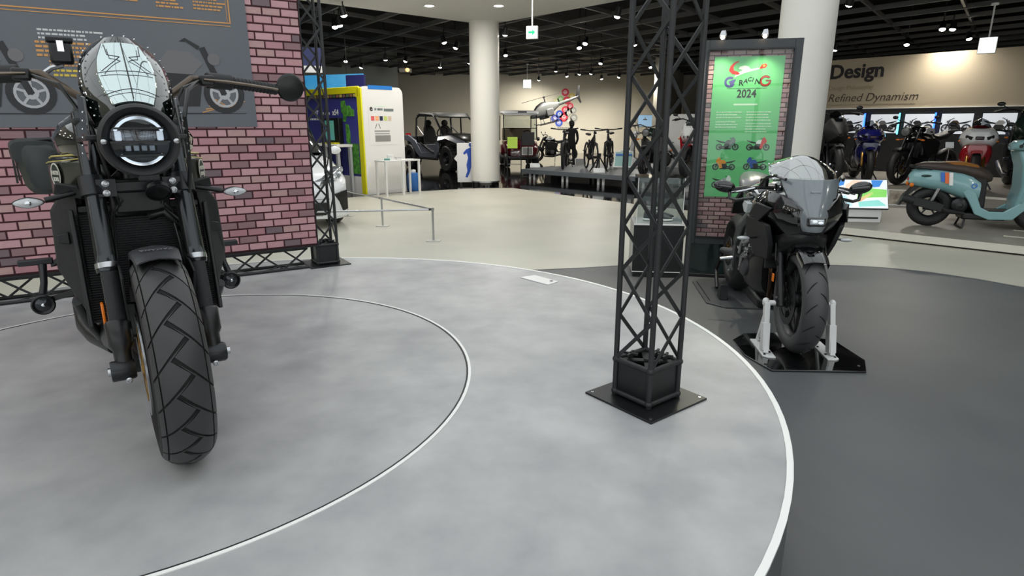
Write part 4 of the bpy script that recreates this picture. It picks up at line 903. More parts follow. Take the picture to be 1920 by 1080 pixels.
part('instrument_panel', MB().box((-.18, 0, .985), (.015, .15, .09), R=Matrix.Rotation(-.6, 3, 'Y')), black_satin, m2, bevel=.006)
# tank with pale stripe, seat, cowl
tank_grey = mat('tank_dark', (44, 48, 51), .15, coat=.8)
tk2 = part('fuel_tank', MB().loft([superring(-.34, 0, .86, .10, .06), superring(-.40, 0, .87, .20, .10, zt=.75), superring(-.50, 0, .875, .235, .115, zt=.7), superring(-.64, 0, .865, .225, .115, zt=.7), superring(-.78, 0, .83, .16, .09, zt=.8), superring(-.85, 0, .80, .11, .06)]), tank_grey, m2, 60)
both(lambda s: part('tank_stripe', MB().tube([(-.36, s*.20, .905), (-.42, s*.212, .935), (-.52, s*.222, .925), (-.66, s*.215, .885)], [.006, .013, .012, .006], 8, sq=.6), white_gloss, tk2))
both(lambda s: part('side_blade', MB().prism([(-.235, s*.292, .862), (-.285, s*.305, .875), (-.335, s*.30, .845), (-.315, s*.292, .80), (-.27, s*.29, .80)], (0, 0, 0), (0, -s*.03, 0)), mat('blade_silver', (200, 205, 206), .3), m2, bevel=.003))
part('seat', MB().loft([superring(-.80, 0, .80, .12, .03), superring(-.95, 0, .80, .14, .04), superring(-1.08, 0, .825, .12, .04)]), seat_black, m2, 60)
part('seat_cowl', MB().loft([superring(-1.00, 0, .84, .10, .05), superring(-1.06, 0, .875, .13, .075, zt=.75), superring(-1.2, 0, .905, .13, .075, zt=.7), superring(-1.38, 0, .93, .09, .05, zt=.7), superring(-1.5, 0, .94, .04, .025)]), mat('cowl_grey', (92, 96, 98), .3, coat=.4), m2, 60)
part('cowl_tag', MB().box((-1.02, -.02, .915), (.01, .05, .014)), red_gloss, m2)
# engine side with metal clutter on view
en2 = part('engine_block', MB().loft([superring(-.36, 0, .42, .13, .17, p=4), superring(-.46, 0, .43, .175, .20, p=4), superring(-.66, 0, .41, .175, .19, p=4), superring(-.78, 0, .40, .14, .15, p=4)]), black_satin, m2)
part('cylinder_head', MB().box((-.44, 0, .66), (.18, .32, .16), R=Matrix.Rotation(.3, 3, 'Y')), cast_metal, en2, bevel=.012)
for s in (-1, 1):
    part('engine_cover', MB().lathe([(.001, .032), (.065, .03), (.085, .014), (.088, -.01)], (-.62, s*.172, .40), (0, s, 0), 26), cast_metal, en2)
    cl = MB()
    for i in range(7): cl.lathe([(.001, .02), (.014, .018), (.016, 0)], (-.44-.05*i, s*(.19+.01*(i % 2)), .56-.03*(i % 3)), (0, s, 0), 10)
    cl.tube([(-.42, s*.19, .62), (-.5, s*.215, .57), (-.62, s*.21, .55), (-.70, s*.2, .46)], .012, 8).tube([(-.46, s*.2, .5), (-.56, s*.215, .46), (-.7, s*.19, .34)], .010, 8)
    part('engine_fittings', cl, steel, en2)
    part('frame_spar', MB().tube([(-.30, s*.06, .88), (-.42, s*.19, .80), (-.62, s*.215, .68), (-.82, s*.19, .54), (-.88, s*.16, .42)], [.03, .035, .034, .034, .03], 12), mat('frame_silver', (108, 114, 112), .3, .8), m2)
    pg = part('foot_peg', MB().tube([(-.82, s*.20, .40), (-.83, s*.30, .385)], .013, 10), steel, m2)
    part('peg_bracket', MB().prism([(-.78, s*.20, .50), (-.86, s*.2, .48), (-.86, s*.205, .34), (-.80, s*.205, .34)], (0, 0, 0), (0, s*.012, 0)), cast_metal, pg); part('gear_lever' if s > 0 else 'brake_pedal', MB().tube([(-.80, s*.22, .34), (-.72, s*.235, .33), (-.67, s*.27, .34)], .008, 8), steel, pg)
for y in (-.09, 0, .09): part('header_pipe', MB().tube([(-.36, y, .56), (-.29, y, .45), (-.31, y*.9, .32), (-.40, y*.6, .19), (-.54, y*.3, .155)], .018, 12), mat('pipe_bronze', (86, 66, 52), .3, 1.), m2)
part('inner_cowl', MB().loft([superring(.03, 0, .70, .06, .04, 14), superring(-.04, 0, .68, .13, .08, 14), superring(-.16, 0, .64, .17, .12, 14), superring(-.24, 0, .62, .17, .13, 14)]), black_satin, m2, 50)
part('radiator', MB().box((-.27, 0, .58), (.035, .30, .26), R=Matrix.Rotation(-.2, 3, 'Y')), black_matte, m2, bevel=.006)
part('belly_box', MB().box((-.66, 0, .15), (.36, .20, .09)), black_satin, m2, bevel=.03)
tire(m2, 'rear_tire', -1.46, R2, R2, .18, .222, n=40); rim(m2, 'rear_rim', -1.46, R2, .219, .15, black_satin); disc(m2, -1.46, R2, -.10, .12)
both(lambda s: part('swing_arm', MB().tube([(-.86, s*.12, .42), (-1.15, s*.14, .37), (-1.50, s*.14, R2)], [.035, .035, .026], 12), cast_metal, m2))
part('tail_fender', MB().prism([(-1.40, -.06, .84), (-1.62, -.06, .72), (-1.72, -.05, .60), (-1.69, -.05, .60), (-1.60, -.06, .70), (-1.40, -.06, .80)], (0, 0, 0), (0, .12, 0)), black_plastic, m2)
# front stands
pl_xy = [(1.532, 3.84), (1.80, 3.86), (2.063, 3.70), (2.07, 3.36), (1.983, 3.194), (1.46, 3.215), (1.395, 3.45), (1.417, 3.72)]
fp = thing('stand_plate', 'black floor plate with cut corners under the white front wheel stands', 'plate', (1.72, 3.53, .010))
part('plate', MB().xy([(x-1.72, y-3.53) for x, y in pl_xy], 0, .012), black_gloss, fp, bevel=.003)
pbm = MB()
for x, y in ((1.46, 3.3), (1.98, 3.27), (1.99, 3.6), (1.5, 3.75)): pbm.lathe([(.001, .016), (.008, .015), (.009, .012)], (x-1.72, y-3.53, 0), (0, 0, 1), 10)
part('plate_bolts', pbm, dark_metal, fp)
A2 = math.atan2(-.993, -.12)
for s in (-1, 1):
    t = thing('front_wheel_stand', 'white metal A-frame stand gripping the front axle of the black sport motorcycle', 'stand', (1.72, 3.53, .022), A2, 'white front wheel stands')
    part('foot_plate', MB().xy([(-.16, s*.145), (-.16, s*.215), (.14, s*.215), (.16, s*.19), (.16, s*.145)], 0, .008), white_paint, t, bevel=.002)
    bb_ = MB()
    for x, y in ((-.12, .16), (-.05, .16), (.08, .16), (.12, .2)): bb_.lathe([(.001, .014), (.007, .013), (.008, .008)], (x, s*y, 0), (0, 0, 1), 10)
    part('foot_bolts', bb_, dark_metal, t)
    part('post', MB().bar((.09, s*.19, .008), (.005, s*.185, .30), .030, .046, (1, 0, 0)), white_paint, t, bevel=.003)
    part('rear_strut', MB().bar((-.13, s*.18, .008), (.0, s*.184, .24), .012, .03, (1, 0, 0)), white_paint, t, bevel=.002)
    part('slide_plate', MB().bar((.075, s*.19, .02), (.035, s*.188, .18), .04, .06, (1, 0, 0)), white_paint, t, bevel=.002)
    part('axle_arm', MB().tube([(.0, s*.205, .296), (.0, s*.135, .296)], .016, 14), white_paint, t); part('lock_knob', MB().ell((.0, s*.19, .305), (.022, .02, .022), 12, 8), white_paint, t)
# rear stand plate and stand
rp = thing('rear_stand_plate', 'dark floor plate under the rear wheel of the black sport motorcycle', 'plate', (1.82, 4.90, .010), A2)
part('plate', MB().xy([(-.42, -.16), (-.30, -.27), (.36, -.27), (.48, -.15), (.48, .24), (-.42, .24)], 0, .012), mat('plate_dark', (70, 72, 74), .4), rp, bevel=.003)
part('plate_groove', MB().box((.02, -.235, .013), (.60, .006, .003)), black_satin, rp)
rs2 = thing('rear_stand', 'black rear paddock stand beneath the black sport motorcycle', 'stand', (1.72, 3.53, .022), A2)
for s in (-1, 1):
    part('stand_arm', MB().tube([(-1.46, s*.15, .30), (-1.50, s*.18, .15), (-1.35, s*.19, .03)], .016, 10), black_satin, rs2)
    part('stand_block', MB().prism([(-1.08, s*.16, 0), (-1.20, s*.16, 0), (-1.17, s*.16, .12), (-1.10, s*.16, .12)], (0, 0, 0), (0, s*.06, 0)), dark_metal, rs2, bevel=.004)
# ================================================================ RIGHT-HAND DESIGN WALL AND PLATFORMS
RA = math.atan2(-.771, .637)
wr_ = struct('wall_right', MB().box((3.0, .15, 2.26), (10.5, .3, 1.1)), mat('wall_tan', (176, 163, 140), .75, noise=(.6, (168, 156, 134), 2, .3)), ang=0)
wr_.location = (7.58, 15.48, 0); wr_.rotation_euler = (0, 0, RA)
lw_ = part('lower_wall', MB().box((3.0, .17, .855), (10.5, .3, 1.71)), mat('wall_dark', (17, 17, 20), .5), wr_, ang=0)
part('shelf_ledge', MB().box((3.0, -.005, 1.70), (10.5, .03, .018)), trim_white, wr_, ang=0)
txt_dark = mat('letter_dark', (30, 26, 30), .6); txt_brown = mat('letter_brown', (62, 46, 34), .6); txt_faint = mat('letter_faint', (146, 132, 108), .7)
text('wall_lettering', 'Design', .435, txt_dark, wr_, .02, 2.395, -.006, .004, 0, .012)
text('wall_lettering', 'Design Philosophy', .135, txt_faint, wr_, .03, 2.135, -.004, .001)
text('wall_lettering', 'Refined Dynamism', .255, txt_brown, wr_, .04, 1.865, -.004, .0008, .22, -.001)
textlines(wr_, .05, 1.79, 1.9, 1, .03, .018, txt_faint, y=-.004, jit=.02)
pic_m = mat('picture_lit', (226, 230, 236), .4, emit=(225, 232, 242), es=.4); led_b = mat('led_blue', (40, 90, 255), .4, emit=(40, 90, 255), es=5.); led_c = mat('led_cyan', (90, 200, 225), .4, emit=(90, 200, 225), es=3.)
frame_d = mat('pic_frame', (16, 17, 22), .4)
for i, (a, b) in enumerate(((.375, .93), (1.086, 1.655), (1.79, 2.35), (2.49, 3.05), (3.21, 3.77))):
    t = thing('lit_picture', ('lit wall picture of a scrambler motorcycle, nearest the white column', 'lit wall picture of a grey cafe racer beside a cyan light strip', 'lit wall picture of a black naked motorcycle between two light strips', 'lit wall picture of a brown retro motorcycle above the white sport motorcycle', 'lit wall picture of a motocross motorcycle, farthest from the white column')[i], 'picture', (7.58, 15.48, 0), RA)
    part('picture_board', MB().box(((a+b)/2, -.02, 1.36), (b-a, .03, .41)), pic_m, t, ang=0)
    art_bike(t, (a+b)/2+(-.18 if i != 4 else .19), 1.265, .37, i != 4, ink_dark, (ink_dark, ink_mid, ink_dark, txt_brown, ink_light)[i], y=-.036, rr=.24, rim=ink_mid)
    if i < 3:
        bx = thing('light_strip', ('blue vertical light strip beside the scrambler picture', 'cyan vertical light strip beside the cafe racer picture', 'blue vertical light strip beside the naked motorcycle picture')[i], 'light strip', (7.58, 15.48, 0), RA)
        part('tube', MB().box((b+.02, -.03, 1.36), (.022, .03, .46)), led_c if i == 1 else led_b, bx, ang=0); part('back_rail', MB().box((b+.02, -.008, 1.36), (.035, .014, .50)), frame_d, bx, ang=0)
plat_m = mat('platform_beige', (150, 146, 134), .5, noise=(1.5, (140, 136, 126), 3, .3)); riser_m = mat('platform_edge', (214, 210, 198), .5)
lp = struct('platform_low', MB().xy([(4.13, 7.69), (8.6, 3.3), (14, 8.5), (9.0, 15.2), (5.3, 12.3), (4.35, 9.2)], .022, .10), plat_m, ang=0, label='low beige platform under the pale blue scooter')
part('platform_edge', MB().bar((4.13, 7.68, .061), (8.6, 3.29, .061), .012, .082, (0, 0, 1)), riser_m, lp, ang=0)
part('platform_recess', MB().xy([(4.2, 7.75), (8.6, 3.42), (13.8, 8.5), (9, 15), (5.4, 12.2)], .0, .022), black_matte, lp, ang=0)
tp_ = struct('platform_upper', MB().xy([(4.75, 11.75), (8.9, 7.4), (13, 11.9), (9.2, 15.0), (6.2, 13.2)], .10, .30), plat_m, ang=0, label='raised beige platform under the row of motorcycles')
part('platform_lip', MB().bar((4.75, 11.74, .285), (8.9, 7.39, .285), .014, .035, (0, 0, 1)), riser_m, tp_, ang=0)
fs_m = mat('floor_slot', (226, 222, 208), .5)
for a, b in (((5.72, 7.05), (5.98, 6.80)), ((6.15, 7.45), (6.5, 7.1))):
    t = thing('floor_slot_plate', 'pale slot plate set in the low platform beside the blue scooter', 'floor plate', ((a[0]+b[0])/2, (a[1]+b[1])/2, .10), group='slot plates in the low platform')
    d = V(b[0]-a[0], b[1]-a[1], 0)/2
    part('slot_plate', MB().bar(-d+V(0, 0, .002), d+V(0, 0, .002), .06, .004, (0, 0, 1)), fs_m, t, ang=0); part('slot_line', MB().bar(-d*.9+V(0, 0, .0045), d*.9+V(0, 0, .0045), .008, .001, (0, 0, 1)), txt_faint, t, ang=0)
# ================================================================ GENERIC MOTORCYCLE
def moto(label, loc, ang, tank, body, kind='naked', sc=1., fair=None, group=None, wind=False, rimm=None):
    t = thing('motorcycle', label, 'motorcycle', loc, ang, group); t.scale = (sc, sc, sc)
    R = .31 if kind != 'adventure' else .33; WB = 1.42; fx = lambda z: -(z-R)*.45
    for nm, x, w in (('front', 0, .12), ('rear', -WB, .17)):
        tire(t, nm+'_tire', x, R, R, w, R-.09, n=28); rim(t, nm+'_rim', x, R, R-.092, w*.8, rimm or dark_metal, spokes=8)
    disc(t, 0, R, .065, .14)
    for s in (-1, 1): part('fork_leg', MB().tube([(0, s*.1, R), (fx(.55), s*.1, .55), (fx(.56), s*.1, .56), (fx(.98), s*.1, .98)], [.026, .026, .021, .021], 10), gold_metal if kind == 'sport' else dark_metal, t)
    fender(t, 0, R, R+.03, .15, .5, -1.2, body, n=10)
    en = part('engine_block', MB().loft([superring(-.38, 0, .42, .14, .16, 12, 4), superring(-.5, 0, .44, .18, .2, 12, 4), superring(-.7, 0, .42, .18, .18, 12, 4), superring(-.8, 0, .42, .13, .14, 12, 4)]), black_satin, t)
    both(lambda s: part('engine_cover', MB().lathe([(.001, .03), (.08, .02), (.09, -.01)], (-.62, s*.17, .4), (0, s, 0), 16), cast_metal, en))
    part('exhaust', MB().tube([(-.36, -.08, .55), (-.28, -.08, .42), (-.36, -.1, .22), (-.7, -.14, .2), (-.95, -.17, .28), (-1.3, -.19, .36)], [.02, .02, .022, .03, .05, .045], 10), dark_metal, t)
    both(lambda s: part('frame_spar', MB().tube([(-.28, s*.05, .9), (-.45, s*.15, .78), (-.8, s*.16, .5), (-.86, s*.13, .4)], .026, 8), black_satin, t))
    part('swing_arm', MB().tube([(-.84, .12, .42), (-WB, .12, R)], .028, 8).tube([(-.84, -.12, .42), (-WB, -.12, R)], .028, 8), dark_metal, t)
    two = kind == 'naked' and tank is white_gloss
    tk_ = part('fuel_tank', MB().loft([superring(-.26, 0, .90, .08, .05, 14), superring(-.36, 0, .93, .16, .09, 14, zt=.75), superring(-.55, 0, .92, .17, .1, 14, zt=.7), superring(-.75, 0, .85, .11, .07, 14)]), black_gloss if two else tank, t, 60)
    if two: both(lambda s: part('tank_panel', MB().prism([(-.33, s*.165, .90), (-.40, s*.150, .99), (-.60, s*.155, .985), (-.66, s*.15, .90), (-.50, s*.178, .87)], (0, s*.008, 0), (0, -s*.03, 0)), tank, tk_, bevel=.006))
    if kind == 'naked':
        part('radiator', MB().box((-.27, 0, .60), (.04, .30, .26), R=Matrix.Rotation(-.2, 3, 'Y')), black_matte, t, bevel=.006)
        both(lambda s: part('side_cover', MB().prism([(-.28, s*.17, .78), (-.62, s*.2, .82), (-.86, s*.17, .74), (-.80, s*.18, .52), (-.45, s*.21, .50)], (0, 0, 0), (0, -s*.04, 0)), black_satin, t, bevel=.01))
        part('cylinder_block', MB().box((-.48, 0, .62), (.2, .3, .22)), cast_metal, t, bevel=.02)
    part('seat', MB().loft([superring(-.7, 0, .84, .1, .035, 12), superring(-.9, 0, .81, .14, .04, 12), superring(-1.15, 0, .85, .12, .04, 12), superring(-1.4, 0, .92, .07, .03, 12)]), seat_black, t, 60)
    part('tail_unit', MB().loft([superring(-.85, 0, .76, .11, .04, 12), superring(-1.2, 0, .82, .09, .05, 12), superring(-1.52, 0, .92, .04, .025, 12)]), body, t, 60)
    part('tail_light', MB().ell((-1.53, 0, .92), (.02, .035, .02), 10, 6), red_gloss, t)
    hz_ = 1.08 if kind != 'sport' else .94
    if kind == 'adventure': hz_ = 1.18
    part('handlebar', MB().tube([(-.36, -.38, hz_-.02), (-.28, -.2, hz_+.01), (-.27, 0, hz_-.06), (-.28, .2, hz_+.01), (-.36, .38, hz_-.02)], .013, 8), black_satin, t)
    for s in (-1, 1):
        part('grip', MB().tube([(-.33, s*.29, hz_), (-.36, s*.4, hz_-.02)], .019, 8), black_plastic, t)
        mi = part('mirror', MB().ell((-.27, s*.36, hz_+.09), (.016, .055, .032), 12, 6), black_satin, t, 60)
        part('mirror_stem', MB().tube([(-.30, s*.24, hz_), (-.27, s*.33, hz_+.07)], .006, 6), black_satin, mi)
        if kind == 'adventure': part('hand_guard', MB().tube([(-.24, s*.22, hz_+.01), (-.21, s*.33, hz_), (-.30, s*.42, hz_-.02)], [.02, .05, .03], 8, sq=.35), black_plastic, t)
        part('turn_signal', MB().ell((-.2, s*.22, .78), (.02, .035, .016), 10, 6).tube([(-.22, s*.1, .8), (-.2, s*.2, .78)], .006, 6), amber, t)
    if kind in ('sport', 'adventure'):
        top = 1.0 if kind == 'sport' else 1.1
        if kind == 'sport':
            part('upper_fairing', MB().loft([fsec(.11, .04, .79, .85, .815, .03, .03), fsec(.06, .15, .75, .92, .82, .10, .10), fsec(-.04, .215, .72, .965, .83, .14, .15), fsec(-.18, .25, .70, top-.02, .83, .16, .18), fsec(-.34, .25, .66, .94, .80, .17, .18), fsec(-.46, .22, .64, .88, .76, .16, .17)]), fair or body, t, 30)
            part('lower_fairing', MB().loft([fsec(-.06, .12, .52, .74, .66, .10, .08), fsec(-.16, .19, .38, .74, .62, .16, .10), fsec(-.34, .21, .28, .72, .54, .17, .12), fsec(-.58, .18, .26, .62, .46, .14, .10)]), body, t, 30)
            both(lambda s: part('air_duct', MB().prism([(.07, s*.075, .845), (.02, s*.16, .875), (.0, s*.17, .835), (.06, s*.09, .80)], (.03, s*.012, 0), (-.03, -s*.02, 0)), black_satin, t, bevel=.004))
        else:
            part('upper_fairing', MB().loft([fsec(.12, .03, .80, .86, .83, .02, .02), fsec(.02, .12, .76, 1.0, .88, .08, .08), fsec(-.12, .19, .70, top, .88, .12, .12), fsec(-.32, .2, .68, 1.0, .84, .14, .14)]), fair or body, t, 30)
            both(lambda s: part('side_shroud', MB().prism([(-.12, s*.20, .82), (-.34, s*.24, .90), (-.5, s*.23, .72), (-.36, s*.21, .48), (-.22, s*.19, .52)], (0, 0, 0), (0, -s*.05, 0)), body, t, bevel=.01))
        part('headlight', MB().box((.105, 0, .83), (.03, .11, .05)), mat('lamp_dark', (40, 20, 24), .1, .3), t, bevel=.01)
        rows = []
        for a, w, x, z in ((0, .10, -.02, top-.05), (.4, .115, -.11, top+.03), (.8, .09, -.20, top+.10), (1, .05, -.24, top+.12)):
            rows.append([(x-.07*(k/4)**2, w*k/4, z-.02*(k/4)**2) for k in range(-4, 5)]+[(x-.07*(k/4)**2-.004, w*.98*k/4, z-.02*(k/4)**2) for k in range(4, -5, -1)])
        part('windscreen', MB().loft(rows), glass_mat('screen_smoke', (196, 200, 202), .10), t, 60)
    else:
        hl = part('headlight', MB().lathe([(.001, -.1), (.07, -.09), (.085, -.02), (.085, 0), (.07, .008)], (-.02, 0, .92), (1, 0, 0), 20), black_satin, t); part('headlight_lens', MB().lathe([(.001, .014), (.04, .01), (.075, .004)], (-.02, 0, .92), (1, 0, 0), 20), mat('lens_grey', (110, 112, 114), .15, .3), hl)
    part('side_stand', MB().tube([(-.75, .14, .28), (-.7, .3, .012)], .012, 8), dark_metal, t)
    return t
blue_p = mat('deep_blue', (24, 26, 92), .15, coat=.9); green_d = mat('dark_green', (30, 48, 42), .2, coat=.8); white_t = white_gloss
def face(a): return math.radians(a)
ROW = 'motorcycles on the upper platform by the Design wall'
moto('dark grey adventure motorcycle with hand guards beside the white column', (5.68, 11.0, .30), face(-100), black_satin, black_plastic, 'adventure', 1.05, group=ROW)
moto('deep blue faired sport motorcycle facing out on the upper platform', (6.53, 11.45, .30), face(-110), blue_p, blue_p, 'sport', 1., blue_p, group=ROW)
moto('black naked motorcycle with a white tank panel on the upper platform', (6.92, 11.15, .30), face(-152), white_t, black_satin, 'naked', 1., group=ROW)
moto('white and red faired sport motorcycle on the upper platform', (7.2, 9.72, .30), face(-124), red_gloss, red_gloss, 'sport', 1.02, white_gloss, group=ROW)
moto('dark green touring motorcycle at the end of the upper platform row', (8.12, 9.95, .30), face(-124), green_d, black_satin, 'adventure', 1.08, green_d, group=ROW)
# price card and info boards
def info_board(name, label, loc, rz, w, h, tilt, face_m, frame_mm, legs=True, group=None):
    t = thing(name, label, 'sign', loc, rz, group)
    R_ = Matrix.Rotation(-tilt, 3, 'X')
    z = .12 if legs else h/2*math.cos(tilt)+.012
    part('board', MB().box((0, 0, z), (w, .018, h), R=R_), frame_mm, t, bevel=.003)
    part('board_face', MB().box(V(0, 0, z)+R_ @ V(0, -.011, 0), (w*.9, .003, h*.88), R=R_), face_m, t, ang=0)
    if legs: part('board_leg', MB().bar((0, .03, 0), (0, .02, z), .03, .03).box((0, .03, .006), (.14, .12, .012)), frame_mm, t)
    return t
paper = mat('paper_white', (222, 226, 228), .5); paper_teal = mat('paper_teal', (150, 186, 184), .5); paper_grey = mat('paper_grey', (120, 122, 124), .5)
info_board('info_board', 'white framed info board on the upper platform behind the scooter tail', (6.15, 9.75, .10), RA+.4, .36, .30, .7, mat('paper_photo', (176, 168, 150), .5, noise=(6, (110, 100, 92), 3, .1)), white_paint, False)
info_board('price_card', 'small white card sign in front of the black naked motorcycle', (6.85, 9.85, .85), RA+.5, .11, .10, .5, paper, white_paint, False).location.z = .98
pc = bpy.data.objects[[o.name for o in COL.objects if o.name.startswith('price_card')][0]]
part('card_pole', MB().tube([(0, .02, -.88), (0, .01, .02)], .006, 8), steel, pc)
# touch monitor with a colourful map on a white stand
mo = thing('display_monitor', 'slanted display screen with a colourful map on a white stand by the black sport motorcycle', 'monitor', (4.60, 8.15, .10), -.15)
part('stand_body', MB().box((0, .05, .085), (.54, .26, .17)), white_paint, mo, bevel=.006); part('stand_slot', MB().box((.03, -.081, .06), (.40, .006, .022)), black_satin, mo)
RT = Matrix.Rotation(-.45, 3, 'X'); mc = V(.01, -.01, .36)
sm_ = part('screen_case', MB().box(mc, (.65, .03, .41), R=RT), black_satin, mo, bevel=.004)
scm = mat('screen_map', (236, 240, 240), .3, emit=(236, 240, 240), es=.55)
part('screen', MB().box(mc+RT @ V(0, -.017, 0), (.63, .004, .39), R=RT), scm, sm_, ang=0)
def scr_patch(nm, pts, rgb, es=.5):
    mb = MB(); ps = [mc+RT @ V(x, -.020, z) for x, z in pts]; mb.prism(ps, (0, 0, 0), RT @ V(0, -.0008, 0)); part(nm, mb, mat('scr_%d_%d_%d' % rgb, rgb, .4, emit=rgb, es=es), sm_, ang=0)
scr_patch('map_area', [(-.31, .19), (-.2, .19), (-.22, .12), (-.29, .10)], (70, 140, 220)); scr_patch('map_area', [(.12, .19), (.27, .19), (.22, .10), (.14, .09)], (70, 140, 220))
scr_patch('map_area', [(-.05, .02), (.1, .08), (.31, .06), (.3, -.04), (.1, -.05), (-.06, -.07)], (140, 220, 110)); scr_patch('map_area', [(-.12, -.12), (-.02, -.11), (.14, .0), (.13, .03), (-.03, -.06)], (244, 190, 160)); scr_patch('map_area', [(-.2, .12), (-.1, .19), (.02, .18), (-.08, .05), (-.19, .02)], (246, 214, 190)); scr_patch('map_area', [(-.31, -.05), (-.2, -.02), (-.12, -.17), (-.31, -.18)], (190, 226, 236)); scr_patch('map_area', [(-.05, -.11), (.2, -.08), (.3, -.16), (-.04, -.18)], (150, 224, 214))
info_board('tablet_sign', 'small teal tablet sign behind the colourful map screen', (4.66, 8.62, .10), -.1, .26, .17, .8, paper_teal, black_satin, False).location.z = .46
tsn = [o for o in COL.objects if o.name.startswith('tablet_sign')][0]; part('tablet_post', MB().tube([(0, .05, -.36), (0, .04, .06)], .018, 8).box((0, .05, -.352), (.2, .18, .012)), black_satin, tsn)
# ================================================================ SCOOTERS
def scooter(label, loc, ang, paint, seat_m, sc=1., stripes=False, tip=None, cargo=None):
    t = thing('scooter', label, 'scooter', loc, ang); t.scale = (sc,)*3
    R = .235
    for nm, x in (('rear', 0), ('front', 1.25)):
        tire(t, nm+'_tire', x, R, R, .11, .135, n=32); rim(t, nm+'_rim', x, R, .133, .08, dark_metal, spokes=5, hub=.035)
    body = part('rear_body', MB().loft([superring(-.26, 0, .56, .05, .04, 16), superring(-.22, 0, .57, .10, .095, 16, zt=.9), superring(-.1, 0, .575, .145, .125, 16, zt=.85), superring(.1, 0, .56, .165, .145, 16, zt=.8), superring(.26, 0, .52, .165, .165, 16, zt=.8), superring(.36, 0, .475, .16, .17, 16, zt=.85), superring(.44, 0, .44, .15, .13, 16)]), paint, t, 60)
    for s in (-1, 1):
        part('side_sill', MB().prism([(.22, s*.15, .50), (.40, s*.165, .42), (.47, s*.165, .26), (.58, s*.165, .215), (.88, s*.165, .215), (1.0, s*.16, .30), (1.06, s*.16, .44), (1.10, s*.15, .44), (1.08, s*.15, .24), (.98, s*.16, .13), (.60, s*.165, .12), (.42, s*.165, .18), (.34, s*.16, .33)], (0, 0, 0), (0, -s*.03, 0)), paint, t, bevel=.008)
    part('leg_shield', MB().loft([superring(.98, 0, .28, .15, .10, 14), superring(1.04, 0, .46, .19, .14, 14), superring(1.06, 0, .66, .2, .12, 14), superring(1.05, 0, .84, .14, .06, 14)]), paint, t, 60)
    part('front_apron', MB().prism([(1.04, -.17, .30), (1.10, -.19, .50), (1.06, -.17, .78), (.99, -.12, .90), (.93, -.12, .90), (.98, -.17, .72), (1.0, -.18, .5), (.98, -.16, .32)], (0, 0, 0), (0, .34, 0)), paint, t, bevel=.03, seg=3)
    part('floor_board', MB().box((.75, 0, .205), (.60, .28, .04)), black_plastic, t, bevel=.01); part('under_tray', MB().box((.62, 0, .15), (.62, .26, .08)), black_satin, t, bevel=.02)
    part('seat_box', MB().prism([(.36, -.12, .62), (.50, -.12, .62), (.52, -.12, .24), (.38, -.12, .24), (.26, -.12, .42)], (0, 0, 0), (0, .24, 0)), black_plastic, t, bevel=.02)
    se = part('seat', MB().loft([superring(-.20, 0, .70, .08, .03, 14), superring(-.12, 0, .71, .125, .045, 14), superring(.1, 0, .70, .15, .062, 14, zt=.8), superring(.25, 0, .688, .155, .075, 14, zt=.8), superring(.40, 0, .645, .15, .085, 14, zt=.8), superring(.52, 0, .60, .12, .07, 14), superring(.57, 0, .585, .08, .04, 14)]), seat_m, t, 60)
    part('grab_rail', MB().tube([(-.06, .12, .68), (-.22, .10, .70), (-.26, 0, .705), (-.22, -.10, .70), (-.06, -.12, .68)], .015, 8), black_satin, t)
    part('tail_lamp', MB().ell((-.255, 0, .55), (.015, .05, .025), 12, 6), red_gloss, t)
    both(lambda s: part('turn_signal', MB().ell((-.235, s*.105, .49), (.024, .024, .026), 10, 6), amber, t))
    part('rear_mudguard', MB().prism([(-.2, -.05, .47), (-.29, -.05, .36), (-.34, -.05, .24), (-.31, -.05, .24), (-.25, -.05, .36), (-.14, -.05, .46)], (0, 0, 0), (0, .10, 0)), black_satin, t)
    part('engine_unit', MB().loft([superring(-.04, .10, .24, .03, .06, 12), superring(.1, .11, .25, .045, .085, 12), superring(.3, .10, .26, .05, .09, 12), superring(.42, .08, .25, .04, .06, 12)]), black_satin, t)
    part('engine_fan_cover', MB().lathe([(.001, .025), (.06, .02), (.085, 0)], (.27, -.13, .27), (0, -1, 0), 20), dark_metal, t); part('crank_hub', MB().lathe([(.03, .03), (.045, .028), (.045, 0)], (.27, -.13, .27), (0, -1, 0), 16), black_satin, t)
    part('muffler', MB().tube([(.33, -.12, .18), (.15, -.15, .2), (.05, -.16, .25), (-.28, -.17, .33), (-.33, -.17, .34)], [.02, .04, .058, .062, .045], 14, sq=.8), black_plastic, t); part('muffler_shield', MB().box((-.06, -.225, .275), (.30, .008, .09), R=Matrix.Rotation(.25, 3, 'Y')), black_satin, t, bevel=.01)
    part('rear_shock', MB().tube([(-.02, -.09, .26), (.06, -.1, .50)], [.018, .026], 10), steel, t)
    part('center_stand', MB().tube([(.36, .08, .16), (.33, .14, .012), (.33, -.14, .012), (.36, -.08, .16)], .012, 8), black_satin, t)
    part('steering_column', MB().tube([(1.25, 0, R), (1.06, 0, .66), (.98, 0, .92)], [.02, .03, .03], 10), black_satin, t); part('front_mudguard', MB().loft([[V(1.25+ (R+.035+dr)*math.sin(a), y, R+(R+.035+dr)*math.cos(a)) for y, dr in ((-.07, -.03), (-.05, 0), (0, .01), (.05, 0), (.07, -.03), (.0, -.006))] for a in [1.0-.16*i for i in range(14)]]), paint, t, 60)
    part('handlebar_cover', MB().loft([superring(.88, 0, .94, .10, .04, 14), superring(.94, 0, .955, .20, .06, 14), superring(1.0, 0, .955, .17, .065, 14), superring(1.06, 0, .94, .08, .05, 14)]), paint, t, 60)
    part('handlebar', MB().tube([(.86, -.34, .95), (.93, -.15, .955), (.93, .15, .955), (.86, .34, .95)], .012, 8), black_satin, t)
